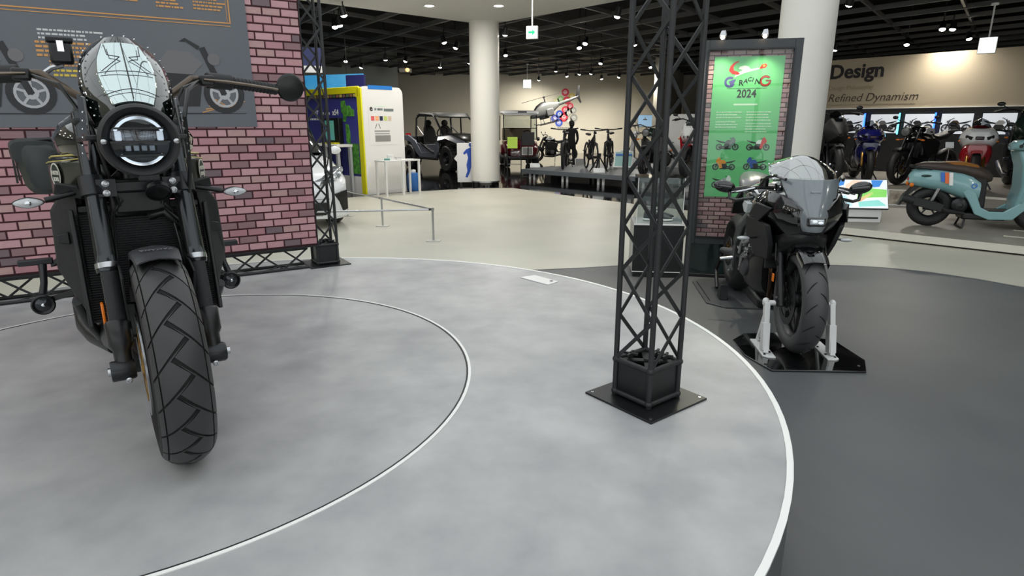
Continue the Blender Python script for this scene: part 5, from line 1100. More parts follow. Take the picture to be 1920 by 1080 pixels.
    for s in (-1, 1):
        part('grip', MB().tube([(.90, s*.22, .953), (.86, s*.35, .95)], .018, 10), black_plastic, t)
        mi = part('mirror', MB().ell((.96, s*.30, 1.12), (.012, .055, .045), 14, 8), black_satin, t, 60); part('mirror_stem', MB().tube([(.92, s*.19, .96), (.95, s*.27, 1.09)], .006, 6), black_satin, mi); part('brake_lever', MB().tube([(.96, s*.2, .945), (.95, s*.33, .94)], .006, 6), steel, t)
    part('headlight', MB().ell((1.07, 0, .93), (.035, .07, .045), 16, 8), lens_clear, t)
    if stripes:
        for i, (c, nm) in enumerate((((44, 110, 205), 'blue'), ((238, 112, 40), 'orange'), ((240, 240, 238), 'white'))):
            x = .02+i*.042; part('decal_stripe', MB().prism([(x, -.168, .645), (x+.038, -.169, .645), (x+.055, -.172, .54 - .02*i), (x+.018, -.172, .54 - .02*i)], (0, -.002, 0), (0, .004, 0)), mat('decal_'+nm, c, .3), body, ang=0)
        part('decal_emblem', MB().lathe([(.02, 0), (.03, 0), (.03, .002), (.02, .002)], (.37, -.163, .50), (.1, -1, 0), 20, closed=True), mat('decal_blue', (44, 110, 205), .3), body)
        part('side_marker', MB().ell((-.11, -.142, .60), (.055, .008, .015), 12, 6), mat('marker_green', (30, 62, 60), .3), body)
    if tip: part('seat_panel', MB().loft([superring(.08, 0, .738, .10, .026, 14, zt=.8), superring(.16, 0, .735, .125, .034, 14, zt=.8), superring(.26, 0, .725, .13, .042, 14, zt=.8), superring(.40, 0, .685, .12, .05, 14, zt=.8)]), tip, se, 60)
    for ch in t.children_recursive:
        if ch.type == 'MESH':
            for v in ch.data.vertices:
                if v.co.x > .55: v.co.x -= .19*min(1, (v.co.x-.55)/.25)
    if cargo: part('luggage_box', MB().box((-.12, 0, .86), (.3, .3, .24)), cargo, t, bevel=.03)
    return t
scooter('pale blue retro scooter with brown seat and striped decal on the low platform', (5.30, 7.80, .10), math.atan2(-.36, .93), mat('scooter_blue', (134, 178, 182), .22, coat=.7), mat('seat_brown', (62, 50, 44), .5), 1.06, True, mat('seat_tan', (148, 98, 44), .5))
# ================================================================ LUMINOUS CEILING over the stage (its grid shows in the visor and windscreen)
lum = mat('luminous_panel', (250, 252, 255), .5, emit=(244, 250, 255), es=.95)
lc = struct('ceiling_light_grid', MB().box((-.4, 2.85, 3.44), (10.5, 11.8, .02)), dark_metal, ang=0)
pm = MB().box((0, 0, -.006), (1.265, 1.265, .012)).mesh('light_panel', lum, 0)
for i in range(8):
    for j in range(9): obj('light_panel', pm, lc, (-.4+(i-3.5)*1.3, 2.85+(j-4)*1.3, 3.428))
# ================================================================ BOOTH
BA = math.atan2(-.68, .73)
yel = mat('booth_yellow', (232, 226, 20), .4); boo_w = mat('booth_white', (232, 230, 226), .5); boo_b = mat('booth_blue', (60, 62, 140), .5); sky_b = mat('booth_cyan', (40, 120, 200), .4)
bo_ = thing('exhibit_booth', 'white, yellow and blue exhibition booth behind the stanchion rail', 'booth', (-2.84, 12.15, 0), BA)
def rbox(w, d, h, r, n=5):
    pts = [(0, 0), (w, 0)]+[(w-r+r*math.cos(a), h-r+r*math.sin(a)) for a in [PI/2*k/n for k in range(n+1)]]
    return pts
part('side_wall', MB().prism([(0, y, z) for y, z in [(0, 0), (.95, 0)]+[(.95-.13+.13*math.cos(PI/2*k/6), 1.92+.13*math.sin(PI/2*k/6)) for k in range(7)]+[(.10-.10*math.sin(PI/2*k/6), 1.95+.10*math.cos(PI/2*k/6)) for k in range(7)]], (-.06, 0, 0), (0, 0, 0)), boo_w, bo_, ang=30)
part('roof_band', MB().box((.0, .42, 2.035), (.012, .56, .07)), sky_b, bo_, ang=0); part('top_slab', MB().box((-1.5, .5, 2.0), (2.9, .86, .09)), boo_w, bo_)
part('yellow_post', MB().box((-.075, -.012, 1.01), (.15, .03, 2.02)), yel, bo_, bevel=.01); part('yellow_header', MB().box((-1.55, -.012, 1.95), (2.95, .03, .20)), yel, bo_, bevel=.01)
part('back_panel', MB().box((-1.55, .0, 1.10), (2.9, .02, 1.50)), boo_b, bo_, ang=0); part('base_panel', MB().box((-1.55, -.004, .175), (2.9, .03, .35)), boo_w, bo_, ang=0)
part('header_band', MB().box((-1.55, -.030, 1.885), (2.75, .006, .075)), black_satin, bo_, ang=0)
for i in range(22): part('header_photo', MB().box((-2.72+i*.12, -.0345, 1.885), (.085, .003, .05)), mat('hp%d' % (i % 4), ((150, 110, 80), (190, 170, 90), (120, 90, 90), (90, 110, 80))[i % 4], .6), bo_, ang=0)
part('booth_back', MB().box((-1.5, .9, 1.0), (2.9, .04, 2.0)), boo_w, bo_, ang=0)
mapg = mat('map_green', (96, 168, 60), .6, noise=(14, (60, 120, 46), 4, .1))
for pts in ([(-.72, 1.79), (-.58, 1.80), (-.56, 1.70), (-.42, 1.70), (-.36, 1.64), (-.28, 1.62), (-.28, 1.50), (-.55, 1.50), (-.58, 1.40), (-.68, 1.40), (-.66, 1.55), (-.72, 1.58)], [(-.60, 1.36), (-.50, 1.34), (-.46, 1.2), (-.46, .98), (-.60, 1.0)], [(-.58, .98), (-.20, .98), (-.18, .40), (-.42, .40), (-.44, .55), (-.58, .55)]):
    part('map_piece', MB().xz(pts, -.012, -.020), mapg, bo_, ang=0)
text('booth_lettering', 'x54', .15, white_i, bo_, -1.06, 1.53, -.013, .002, 0, .004); text('booth_lettering', '17', .12, white_i, bo_, -1.72, 1.54, -.013, .002, 0, .004)
textlines(bo_, -1.95, 1.45, .5, 1, .05, .04, white_i, y=-.013); textlines(bo_, -1.50, 1.56, .35, 1, .05, .05, white_i, y=-.013)
mn = thing('booth_monitor', 'black monitor with a green screen hung in the exhibition booth', 'monitor', (-2.84, 12.15, 0), BA)
part('monitor_case', MB().box((-.95, -.07, 1.22), (.52, .10, .50)), black_satin, mn, bevel=.01); part('screen', MB().box((-1.02, -.124, 1.23), (.32, .006, .38)), mat('booth_screen', (70, 120, 110), .3, emit=(70, 130, 110), es=.6, noise=(4, (60, 100, 170), 2, .15)), mn, ang=0)
part('keyboard_tray', MB().box((-.95, -.16, .985), (.5, .14, .02)), yel, mn)
for k, x in enumerate((-1.75, -.62)):
    t = thing('counter_table', ('white counter table under the booth monitor', 'white counter table at the open end of the booth')[k], 'table', (-2.84, 12.15, 0), BA)
    part('table_top', MB().box((x, -.22, .945), (.98 if k == 0 else .52, .36, .05)), boo_w, t, bevel=.004)
    for sx in (-1, 1):
        for y in (-.36, -.08): part('table_leg', MB().box((x+sx*(.44 if k == 0 else .22), y, .46), (.07, .05, .92)), mat('leg_grey', (176, 178, 180), .4), t)
textlines(bo_, .0, 0, 0, 0, .1, .01, black_i)
# writing on the white side wall: local frame turned to face +x
sdw = obj('side_print', MB().box((.47, 0, 1.33), (.7, .001, .75)).mesh('side_print', boo_w, 0), bo_, (.0025, 0, 0), (0, 0, PI/2))
text('side_lettering', 'e', .15, black_i, sdw, .15, 1.60, -.002, .0008, 0, .004)
textlines(sdw, .26, 1.63, .17, 1, .05, .04, grey_i, y=-.002); textlines(sdw, .48, 1.62, .16, 1, .05, .05, grey_i, y=-.002); textlines(sdw, .25, 1.69, .35, 1, .05, .015, cream_i, y=-.002)
for i, c in enumerate(((230, 96, 96), (246, 176, 120), (40, 44, 70), (200, 214, 120), (214, 190, 170))): part('side_icon', MB().box((.21+i*.10, -.002, 1.46), (.075, .002, .085)), mat('icon%d' % i, c, .6), sdw, ang=0)
part('side_machine_print', MB().box((.42, -.002, 1.22), (.36, .002, .03)).box((.42, -.002, 1.17), (.34, .002, .02)), mat('print_grey', (160, 160, 158), .6), sdw, ang=0); part('side_machine_print', MB().box((.43, -.002, 1.08), (.36, .002, .12)), mat('print_grey2', (140, 138, 134), .6), sdw, ang=0); part('side_machine_print', MB().bar((.26, -.002, 1.27), (.30, -.002, 1.36), .01, .002, (0, 1, 0)).bar((.38, -.002, 1.27), (.34, -.002, 1.36), .01, .002, (0, 1, 0)), black_i, sdw, ang=0)
# small white table beside the booth
tb = thing('side_table', 'small white side table with thin legs beside the exhibition booth', 'table', (-2.40, 11.88, 0), math.atan2(.73, .68))
part('table_top', MB().box((.40, .16, .665), (.86, .34, .03)), white_paint, tb, bevel=.003)
for x in (.0, .80):
    for y in (.01, .31): part('table_leg', MB().box((x, y, .325), (.035, .035, .65)), white_paint, tb)
part('table_leg', MB().box((.40, .01, .325), (.035, .035, .65)), white_paint, tb)
for i, (x, y, s, c, lb) in enumerate(((.12, .12, (.10, .08, .03), (90, 150, 140), 'flat teal box on the small white side table'), (.24, .18, (.12, .10, .10), (228, 228, 226), 'white box on the small white side table'), (.40, .14, (.10, .08, .06), (206, 206, 204), 'low grey box on the small white side table'))):
    t = thing('small_box', lb, 'box', tuple(V(-2.40, 11.88, .68)+Matrix.Rotation(math.atan2(.73, .68), 3, 'Z') @ V(x, y, 0)), .3*i)
    part('box_body', MB().box((0, 0, s[2]*.4), (s[0], s[1], s[2]*.8)), mat('sbox%d' % i, c, .5), t, bevel=.003); part('box_lid', MB().box((0, 0, s[2]*.9), (s[0]*1.04, s[1]*1.04, s[2]*.2)), mat('sbox%d' % i, c, .5), t, bevel=.002)
bt_ = thing('water_jug', 'blue plastic water jug with a white cap under the small white table', 'jug', (-2.06, 13.0, 0))
part('jug_body', MB().lathe([(.001, 0), (.13, 0), (.14, .02), (.14, .30), (.12, .36), (.05, .38), (.001, .38)], (0, 0, 0), (0, 0, 1), 24), mat('jug_blue', (40, 100, 170), .3), bt_); part('jug_cap', MB().lathe([(.001, .44), (.05, .43), (.05, .37)], (0, 0, 0), (0, 0, 1), 16), white_paint, bt_)
# overhead screens
os1 = thing('overhead_banner', 'bright blue overhead banner above the exhibition booth', 'banner', (-4.75, 15.4, 2.26), BA+.35)
part('banner_board', MB().box((.2, 0, 0), (2.5, .06, .42)), mat('banner_blue', (66, 180, 240), .5, emit=(60, 170, 240), es=.35, noise=(1.4, (130, 216, 250), 2, .15)), os1, ang=0); part('banner_end', MB().box((1.25, -.02, -.02), (.5, .06, .40)), boo_b, os1, ang=0); [part('banner_rod', MB().tube([(x, 0, .2), (x, 0, 1.24)], .012, 6), black_satin, os1) for x in (-.8, 1.0)]
os2 = thing('hanging_screen', 'dark blue hanging screen with a white lower edge beside the truss post', 'screen', (-3.62, 11.2, 2.47), .25)
part('screen_case', MB().box((0, 0, 0), (.66, .05, .30)), mat('screen_navy', (40, 48, 96), .4), os2, ang=0); part('white_edge', MB().box((0, -.004, -.20), (.66, .05, .11)), white_paint, os2, ang=0); part('screen_rod', MB().tube([(0, 0, .15), (0, 0, .98)], .012, 6), black_satin, os2)
# wall speaker
wsx = thing('wall_speaker', 'grey wall loudspeaker with a spot lamp on the far grey wall', 'speaker', (-5.5, 25.85, 2.62))
part('speaker_case', MB().box((0, -.1, 0), (.45, .3, .40)), wall_grey_m, wsx, bevel=.02); part('speaker_cone', MB().lathe([(.001, .02), (.05, .0), (.08, .01)], (0, -.26, -.02), (0, -1, 0), 16), black_satin, wsx)
# ================================================================ STANCHION RAIL
for k, (x, y) in enumerate(((-1.775, 8.366), (-.941, 7.255), (-2.5, 9.3))):
    t = thing('stanchion_post', ('short steel stanchion post at the bend behind the car nose', 'short steel stanchion post at the free corner of the low rail', 'short steel stanchion post beside the white car')[k], 'stanchion', (x, y, 0))
    part('post', MB().tube([(0, 0, .008), (0, 0, .37)], .013, 12), steel, t); part('base', MB().box((0, 0, .005), (.17, .12, .010)), mat('steel_pale', (205, 205, 198), .35, .4), t, bevel=.002); part('cap', MB().tube([(0, 0, .365), (0, 0, .395)], .019, 12), steel, t)
for k, (a, b) in enumerate((((-.941, 7.255), (-1.775, 8.366)), ((-1.775, 8.366), (-2.5, 9.3)), ((-.941, 7.255), (-2.75, 6.95)))):
    t = thing('stanchion_rail', ('low steel rail linking the corner post to the middle post', 'low steel rail running from the middle post past the booth', 'low steel rail running in front of the white car')[k], 'rail', (a[0], a[1], .38))
    d = V(b[0]-a[0], b[1]-a[1], 0); u = d.normalized()*.021
    part('rail_tube', MB().tube([u, d-u], .011, 10), steel, t); part('rail_end', MB().tube([u*1.02, u*2.2], .013, 10), dark_metal, t)
t = thing('stanchion_post', 'short steel stanchion post before the bonnet of the white car', 'stanchion', (-2.75, 6.95, 0)); part('post', MB().tube([(0, 0, .008), (0, 0, .39)], .013, 12), steel, t); part('base', MB().box((0, 0, .005), (.17, .12, .010)), steel, t)
# ================================================================ WHITE CAR (front corner in view)
car = thing('car', 'white hatchback car with its nose behind the truss post', 'car', (-2.85, 7.88, 0), math.radians(-60))
CW = .80
def csec(x, hw, z0, z1, rs=.12, sh=.0):
    n = 6; pts = [(x, 0, z0), (x, hw*.9, z0), (x, hw, z0+.08)]
    pts += [(x, hw-.02*0-(1-math.cos(PI/2*k/n))*rs*1.6, z1-rs*.9+math.sin(PI/2*k/n)*rs*.9) for k in range(n+1)]+[(x, 0, z1+.015)]
    return pts+[(p[0], -p[1], p[2]) for p in reversed(pts[1:-1])]
white_car = mat('car_white', (240, 241, 242), .12, coat=1.)
part('body_shell', MB().loft([csec(.015, CW*.55, .22, .50, .08), csec(-.02, CW*.80, .17, .58, .10), csec(-.10, CW*.95, .15, .66, .12), csec(-.24, CW*1.0, .15, .73, .13), csec(-.45, CW*1.02, .16, .80, .14), csec(-.85, CW*1.03, .18, .90, .14), csec(-1.2, CW*1.03, .18, .95, .12), csec(-3.0, CW*1.03, .18, .98, .12), csec(-3.4, CW*.98, .22, .92, .14), csec(-3.5, CW*.85, .3, .8, .14)]), white_car, car, 40)
part('cabin', MB().loft([csec(-.98, CW*.86, .88, .95, .05), csec(-1.45, CW*.80, .88, 1.38, .10), csec(-1.9, CW*.80, .88, 1.47, .10), csec(-2.9, CW*.80, .88, 1.44, .10), csec(-3.35, CW*.82, .88, 1.0, .06)]), mat('car_glass', (22, 26, 30), .05, coat=1.), car, 40)
part('roof', MB().loft([csec(-1.52, CW*.76, 1.36, 1.43, .05), csec(-1.9, CW*.78, 1.38, 1.49, .05), csec(-2.9, CW*.78, 1.36, 1.46, .05), csec(-3.1, CW*.76, 1.3, 1.36, .05)]), white_car, car, 40)
hl_m = mat('car_lamp', (120, 126, 130), .1, .7, noise=(9, (220, 224, 226), 3, .15))
for s in (-1, 1):
    hlp = [(.0, .36, .585), (-.06, .52, .61), (-.16, .67, .655), (-.34, .775, .745), (-.44, .79, .79), (-.36, .74, .80), (-.2, .62, .735), (-.10, .48, .67), (-.02, .38, .63)]
    h_ = part('headlight', MB().prism([(x+.02, s*y, z) for x, y, z in hlp], (.02, s*.02, .0), (-.06, -s*.05, 0)), hl_m, car, bevel=.006)
    part('headlight_projector', MB().ell((-.08, s*.60, .665), (.05, .05, .035), 12, 8).ell((-.22, s*.715, .715), (.05, .04, .03), 12, 8), chrome, h_); part('headlight_dark', MB().prism([(.03, s*.40, .61), (-.05, s*.53, .63), (-.02, s*.5, .66), (.02, s*.42, .645)], (.02, s*.02, 0), (0, 0, 0)), black_gloss, h_)
    part('fog_pocket', MB().prism([(-.02, s*.56, .46), (-.06, s*.66, .49), (-.13, s*.735, .50), (-.13, s*.735, .25), (-.07, s*.67, .235), (-.04, s*.62, .36)], (.04, s*.035, 0), (-.03, -s*.03, 0)), black_satin, car)
    part('wheel_tire', MB().lathe([(.18, -.09), (.29, -.10), (.31, -.07), (.31, .07), (.29, .10), (.18, .09)], (-.62, s*.69, .31), (0, 1, 0), 32, closed=True), rubber, car); part('wheel_tire', MB().lathe([(.18, -.09), (.29, -.10), (.31, -.07), (.31, .07), (.29, .10), (.18, .09)], (-2.85, s*.69, .31), (0, 1, 0), 32, closed=True), rubber, car)
    for x in (-.62, -2.85): part('wheel_rim', MB().lathe([(.001, .05), (.06, .05), (.16, .03), (.18, .06), (.19, -.05)], (x, s*.735, .31), (0, s, 0), 24), steel, car)
    part('door_mirror', MB().ell((-1.2, s*.93, .98), (.06, .09, .06), 12, 8), white_car, car, 60)
part('lower_grille', MB().prism([(.06, -.46, .36), (.06, .46, .36), (.05, .50, .24), (.03, .44, .19), (.03, -.44, .19), (.05, -.50, .24)], (.0, 0, 0), (-.08, 0, 0)), black_satin, car, bevel=.01); part('emblem', MB().ell((.045, 0, .52), (.012, .06, .04), 16, 8), chrome, car); part('bumper_lip', MB().loft([csec(.03, CW*.5, .15, .20, .02), csec(-.02, CW*.82, .13, .185, .02), csec(-.12, CW*.98, .13, .18, .02)]), white_car, car)
part('panel_gap', MB().tube([(.055, -.5, .405), (.07, 0, .41), (.055, .5, .405)], .005, 6), mat('gap_grey', (120, 122, 124), .5), car)
# ================================================================ UTV
utv = thing('off_road_buggy', 'grey and black two-seat off-road buggy with roll cage and roof on the glossy floor', 'buggy', (-1.32, 18.7, 0), math.atan2(-.80, .60)); utv.scale = (1.0,)*3
utv_grey = mat('utv_grey', (92, 96, 108), .3, coat=.5)
WBU = 2.25
for s in (-1, 1):
    for nm, x in (('front_tire', 0), ('rear_tire', -WBU)):
        w_ = part(nm, MB().lathe([(.19, -.12), (.34, -.14), (.37, -.10), (.37, .10), (.34, .14), (.19, .12)], (x, s*.64, .37), (0, 1, 0), 28, closed=True), rubber, utv, 30)
        kn = MB()
        for k in range(22):
            a = 2*PI*k/22; e = V(math.sin(a), 0, math.cos(a))
            for yy in (-.09, .0, .09): kn.box(V(x, s*.64+yy, .37)+e*.375, (.05, .055, .03), R=Matrix.Rotation(a+(.06 if yy else 0), 3, 'Y'))
        part('tread_knobs', kn, rubber_groove, w_, 0, kind='stuff'); part('wheel_rim', MB().lathe([(.001, .03), (.05, .04), (.14, -.01), (.19, .05), (.2, -.08)], (x, s*.68, .37), (0, s, 0), 20), dark_metal, w_)
    part('front_wing', MB().prism([(.55, s*.50, .70), (.42, s*.72, .84), (-.05, s*.74, .92), (-.48, s*.74, .86), (-.56, s*.74, .60), (-.62, s*.74, .60), (-.56, s*.70, 1.0), (0, s*.60, 1.04), (.5, s*.45, .86)], (0, 0, 0), (0, -s*.06, 0)), utv_grey, utv, bevel=.02)
    part('side_panel', MB().prism([(-.52, s*.74, .90), (-.70, s*.76, .58), (-1.45, s*.76, .50), (-1.85, s*.76, .86), (-2.35, s*.74, 1.02), (-2.70, s*.72, 1.0), (-2.66, s*.72, .86), (-2.2, s*.74, .80), (-1.8, s*.76, .48), (-1.6, s*.76, .36), (-.60, s*.76, .36), (-.46, s*.75, .56)], (0, 0, 0), (0, -s*.06, 0)), utv_grey, utv, bevel=.015)
    part('half_door', MB().prism([(-.58, s*.752, .78), (-1.42, s*.752, .74), (-1.75, s*.752, .80), (-1.68, s*.752, .40), (-.56, s*.752, .40)], (0, 0, 0), (0, -s*.03, 0)), utv_grey, utv, bevel=.01); part('door_trim', MB().bar((-.72, s*.77, .52), (-1.5, s*.77, .80), .05, .03), black_satin, utv)
    part('sill_step', MB().tube([(-.5, s*.74, .33), (-1.75, s*.74, .33)], .03, 8), black_satin, utv)
    part('roll_cage', MB().tube([(-.35, s*.60, 1.0), (-.75, s*.62, 1.48), (-.95, s*.60, 1.62), (-1.75, s*.60, 1.64), (-1.95, s*.62, 1.52), (-1.95, s*.66, .85)], .03, 8).tube([(-1.35, s*.62, 1.6), (-1.4, s*.68, .90)], .024, 8).tube([(-1.95, s*.62, 1.3), (-1.45, s*.66, 1.0)], .02, 8), black_satin, utv)
    sx = part('bucket_seat', MB().loft([superring(-1.45, s*.30, .72, .22, .06, 12, 4), superring(-1.62, s*.30, .74, .23, .08, 12, 4), superring(-1.74, s*.30, .95, .22, .30, 12, 4), superring(-1.80, s*.30, 1.0, .18, .32, 12, 4)]), seat_black, utv, 50); part('head_rest', MB().ell((-1.80, s*.30, 1.38), (.05, .12, .10), 14, 8), seat_black, sx)
part('hood', MB().loft([superring(.52, 0, .72, .30, .10, 14), superring(.35, 0, .82, .46, .12, 14), superring(-.05, 0, .92, .50, .13, 14), superring(-.42, 0, .98, .52, .12, 14), superring(-.5, 0, .98, .5, .10, 14)]), mat('utv_black', (40, 42, 40), .25, coat=.5), utv, 50)
part('front_grille', MB().box((.50, 0, .55), (.10, .62, .28)), black_satin, utv, bevel=.03); part('front_bumper', MB().tube([(.55, -.36, .42), (.66, -.34, .60), (.66, .34, .60), (.55, .36, .42)], .025, 8), black_satin, utv)
both(lambda s: part('headlight', MB().ell((.50, s*.40, .74), (.06, .10, .05), 12, 8), lens_clear, utv))
part('roof', MB().loft([superring(-.72, 0, 1.55, .55, .02, 14, 4), superring(-.95, 0, 1.645, .64, .035, 14, 4), superring(-1.75, 0, 1.665, .64, .035, 14, 4), superring(-2.02, 0, 1.60, .58, .025, 14, 4)]), mat('utv_roof', (54, 56, 56), .45), utv, 50)
part('chassis', MB().box((-1.1, 0, .40), (3.0, .9, .14)), black_satin, utv, bevel=.03); part('cargo_bed', MB().box((-2.25, 0, .86), (.80, 1.25, .26)), black_plastic, utv, bevel=.04); part('tail_lamp', MB().box((-2.68, -.55, 1.02), (.05, .16, .09)), red_gloss, utv); part('steering_wheel', MB().lathe([(.15, -.012), (.18, -.012), (.18, .012), (.15, .012)], (-.95, -.30, 1.12), (-.8, 0, .5), 24, closed=True).tube([(-.95, -.3, 1.12), (-.65, -.3, .95)], .02, 8), black_satin, utv)
part('dashboard', MB().box((-.62, 0, .98), (.22, 1.1, .16)), black_plastic, utv, bevel=.04)
# ================================================================ GOLF CART
gcx = thing('golf_cart', 'white-roofed golf cart with a dark red front and clear windshield', 'golf cart', (.30, 20.3, 0), math.radians(-84))
cred = mat('cart_red', (74, 10, 22), .2, coat=.7)
for s in (-1, 1):
    for x in (0, -1.65):
        w_ = part('cart_tire', MB().lathe([(.12, -.08), (.20, -.09), (.22, -.06), (.22, .06), (.20, .09), (.12, .08)], (x, s*.46, .22), (0, 1, 0), 22, closed=True), rubber, gcx); part('cart_rim', MB().lathe([(.001, .04), (.05, .04), (.12, .02), (.13, -.04)], (x, s*.49, .22), (0, s, 0), 16), steel, w_)
    part('roof_post', MB().tube([(-.22, s*.54, .85), (-.42, s*.54, 1.64)], .016, 8), black_satin, gcx); part('roof_post', MB().tube([(-1.75, s*.54, .8), (-1.70, s*.54, 1.64)], .016, 8), black_satin, gcx)
    part('headlight', MB().ell((.30, s*.34, .58), (.04, .09, .05), 12, 8), lens_clear, gcx)
part('front_cowl', MB().loft([superring(.38, 0, .46, .40, .14, 14, 3.5), superring(.25, 0, .54, .52, .20, 14, 3.5), superring(-.05, 0, .62, .56, .20, 14, 3.5), superring(-.25, 0, .68, .56, .18, 14, 3.5)]), cred, gcx, 50)
part('bumper', MB().box((.36, 0, .30), (.10, .96, .12)), black_satin, gcx, bevel=.04); part('floor_pan', MB().box((-.7, 0, .30), (1.2, 1.08, .08)), black_satin, gcx, bevel=.02); part('rear_body', MB().box((-1.6, 0, .50), (.9, 1.1, .34)), cred, gcx, bevel=.08, seg=3)
part('bench_seat', MB().box((-1.15, 0, .75), (.5, 1.0, .14)).box((-1.42, 0, 1.02), (.12, 1.0, .40)), mat('cart_seat', (120, 108, 92), .6), gcx, bevel=.04); part('roof', MB().loft([superring(-.12, 0, 1.66, .55, .03, 16, 4), superring(-.25, 0, 1.70, .60, .07, 16, 4), superring(-1.0, 0, 1.72, .62, .08, 16, 4), superring(-1.95, 0, 1.69, .58, .05, 16, 4)]), white_gloss, gcx, 50); part('roof_label', MB().box((-.17, .05, 1.70), (.06, .30, .09)), black_satin, gcx, bevel=.02)
wf = part('windshield', MB().prism([(-.215, -.52, .88), (-.215, .52, .88), (-.405, .52, 1.61), (-.405, -.52, 1.61)], (0, 0, 0), (.006, 0, .0)), glass_mat('cart_glass', (226, 230, 228), .03), gcx); part('windshield_frame', MB().tube([(-.22, -.52, .87), (-.22, .52, .87), (-.31, .52, 1.22), (-.31, -.52, 1.22), (-.22, -.52, .87)], .012, 6).tube([(-.405, -.52, 1.61), (-.405, .52, 1.61)], .012, 6), black_satin, wf); part('steering_wheel', MB().lathe([(.14, -.01), (.165, -.01), (.165, .01), (.14, .01)], (-.55, .25, 1.02), (-.8, 0, .6), 20, closed=True), black_satin, gcx)
# ================================================================ SIGNS ROUND THE COLUMN
fsx = thing('figure_sign', 'white standing sign with a blue running figure beside the white column', 'sign', (-1.02, 14.25, 0), .1)
part('sign_board', MB().box((0, 0, .50), (.46, .03, .88)), white_paint, fsx, bevel=.01); part('sign_arrow_tab', MB().xz([(-.23, .68), (-.30, .60), (-.23, .52)], -.015, .015), white_paint, fsx, ang=0)
bfig = mat('figure_blue', (30, 76, 170), .5)
part('blue_figure', MB().xz([(-.02, .80), (-.09, .72), (-.07, .68), (-.01, .72), (.02, .62), (-.02, .45), (.0, .32), (-.05, .18), (.0, .17), (.06, .30), (.10, .46), (.12, .62), (.16, .70), (.20, .62), (.22, .66), (.18, .82), (.08, .84)], -.0165, -.020).disc(.09, .895, .05, -.0165, -.020, 18), bfig, fsx, ang=0); part('figure_letters', MB().box((.185, -.018, .45), (.05, .004, .14)).box((.185, -.018, .28), (.05, .004, .12)).box((.185, -.018, .13), (.05, .004, .10)), ink_dark, fsx, ang=0); part('sign_feet', MB().box((-.15, 0, .03), (.05, .3, .06)).box((.15, 0, .03), (.05, .3, .06)), black_satin, fsx)
gsx = thing('sign_stand', 'thin metal sign stand with a green sheet in front of the golf cart', 'sign', (.05, 13.75, 0), 0)
both(lambda s: part('stand_leg', MB().tube([(s*.15, 0, .01), (s*.15, 0, 1.10)], .010, 8), dark_metal, gsx)); part('stand_feet', MB().box((-.15, 0, .008), (.03, .3, .016)).box((.15, 0, .008), (.03, .3, .016)).tube([(-.15, 0, .5), (.15, 0, .5)], .008, 6), dark_metal, gsx); part('green_sheet', MB().box((-.04, -.015, .96), (.22, .006, .24)), mat('sheet_green', (160, 190, 70), .5), gsx, ang=0)
dbx = thing('dark_notice_board', 'dark notice board standing in front of the golf cart windshield', 'sign', (.42, 16.4, 0), 0)
part('board', MB().box((0, 0, .98), (.32, .03, .34)), black_satin, dbx, bevel=.004); part('post', MB().tube([(0, .02, .01), (0, .02, .85)], .014, 8), dark_metal, dbx); part('foot', MB().box((0, .02, .008), (.3, .25, .016)), dark_metal, dbx)
info_board('info_board', 'white framed tablet sign in front of the golf cart bumper', (.42, 17.2, 0), 0, .30, .24, .5, paper_grey, white_paint, False).location.z = .52
ib = [o for o in COL.objects if o.name == 'info_board.001'][0]; part('board_post', MB().tube([(0, .04, -.52), (0, .03, .08)], .014, 8).box((0, .04, -.512), (.22, .2, .014)), black_satin, ib)
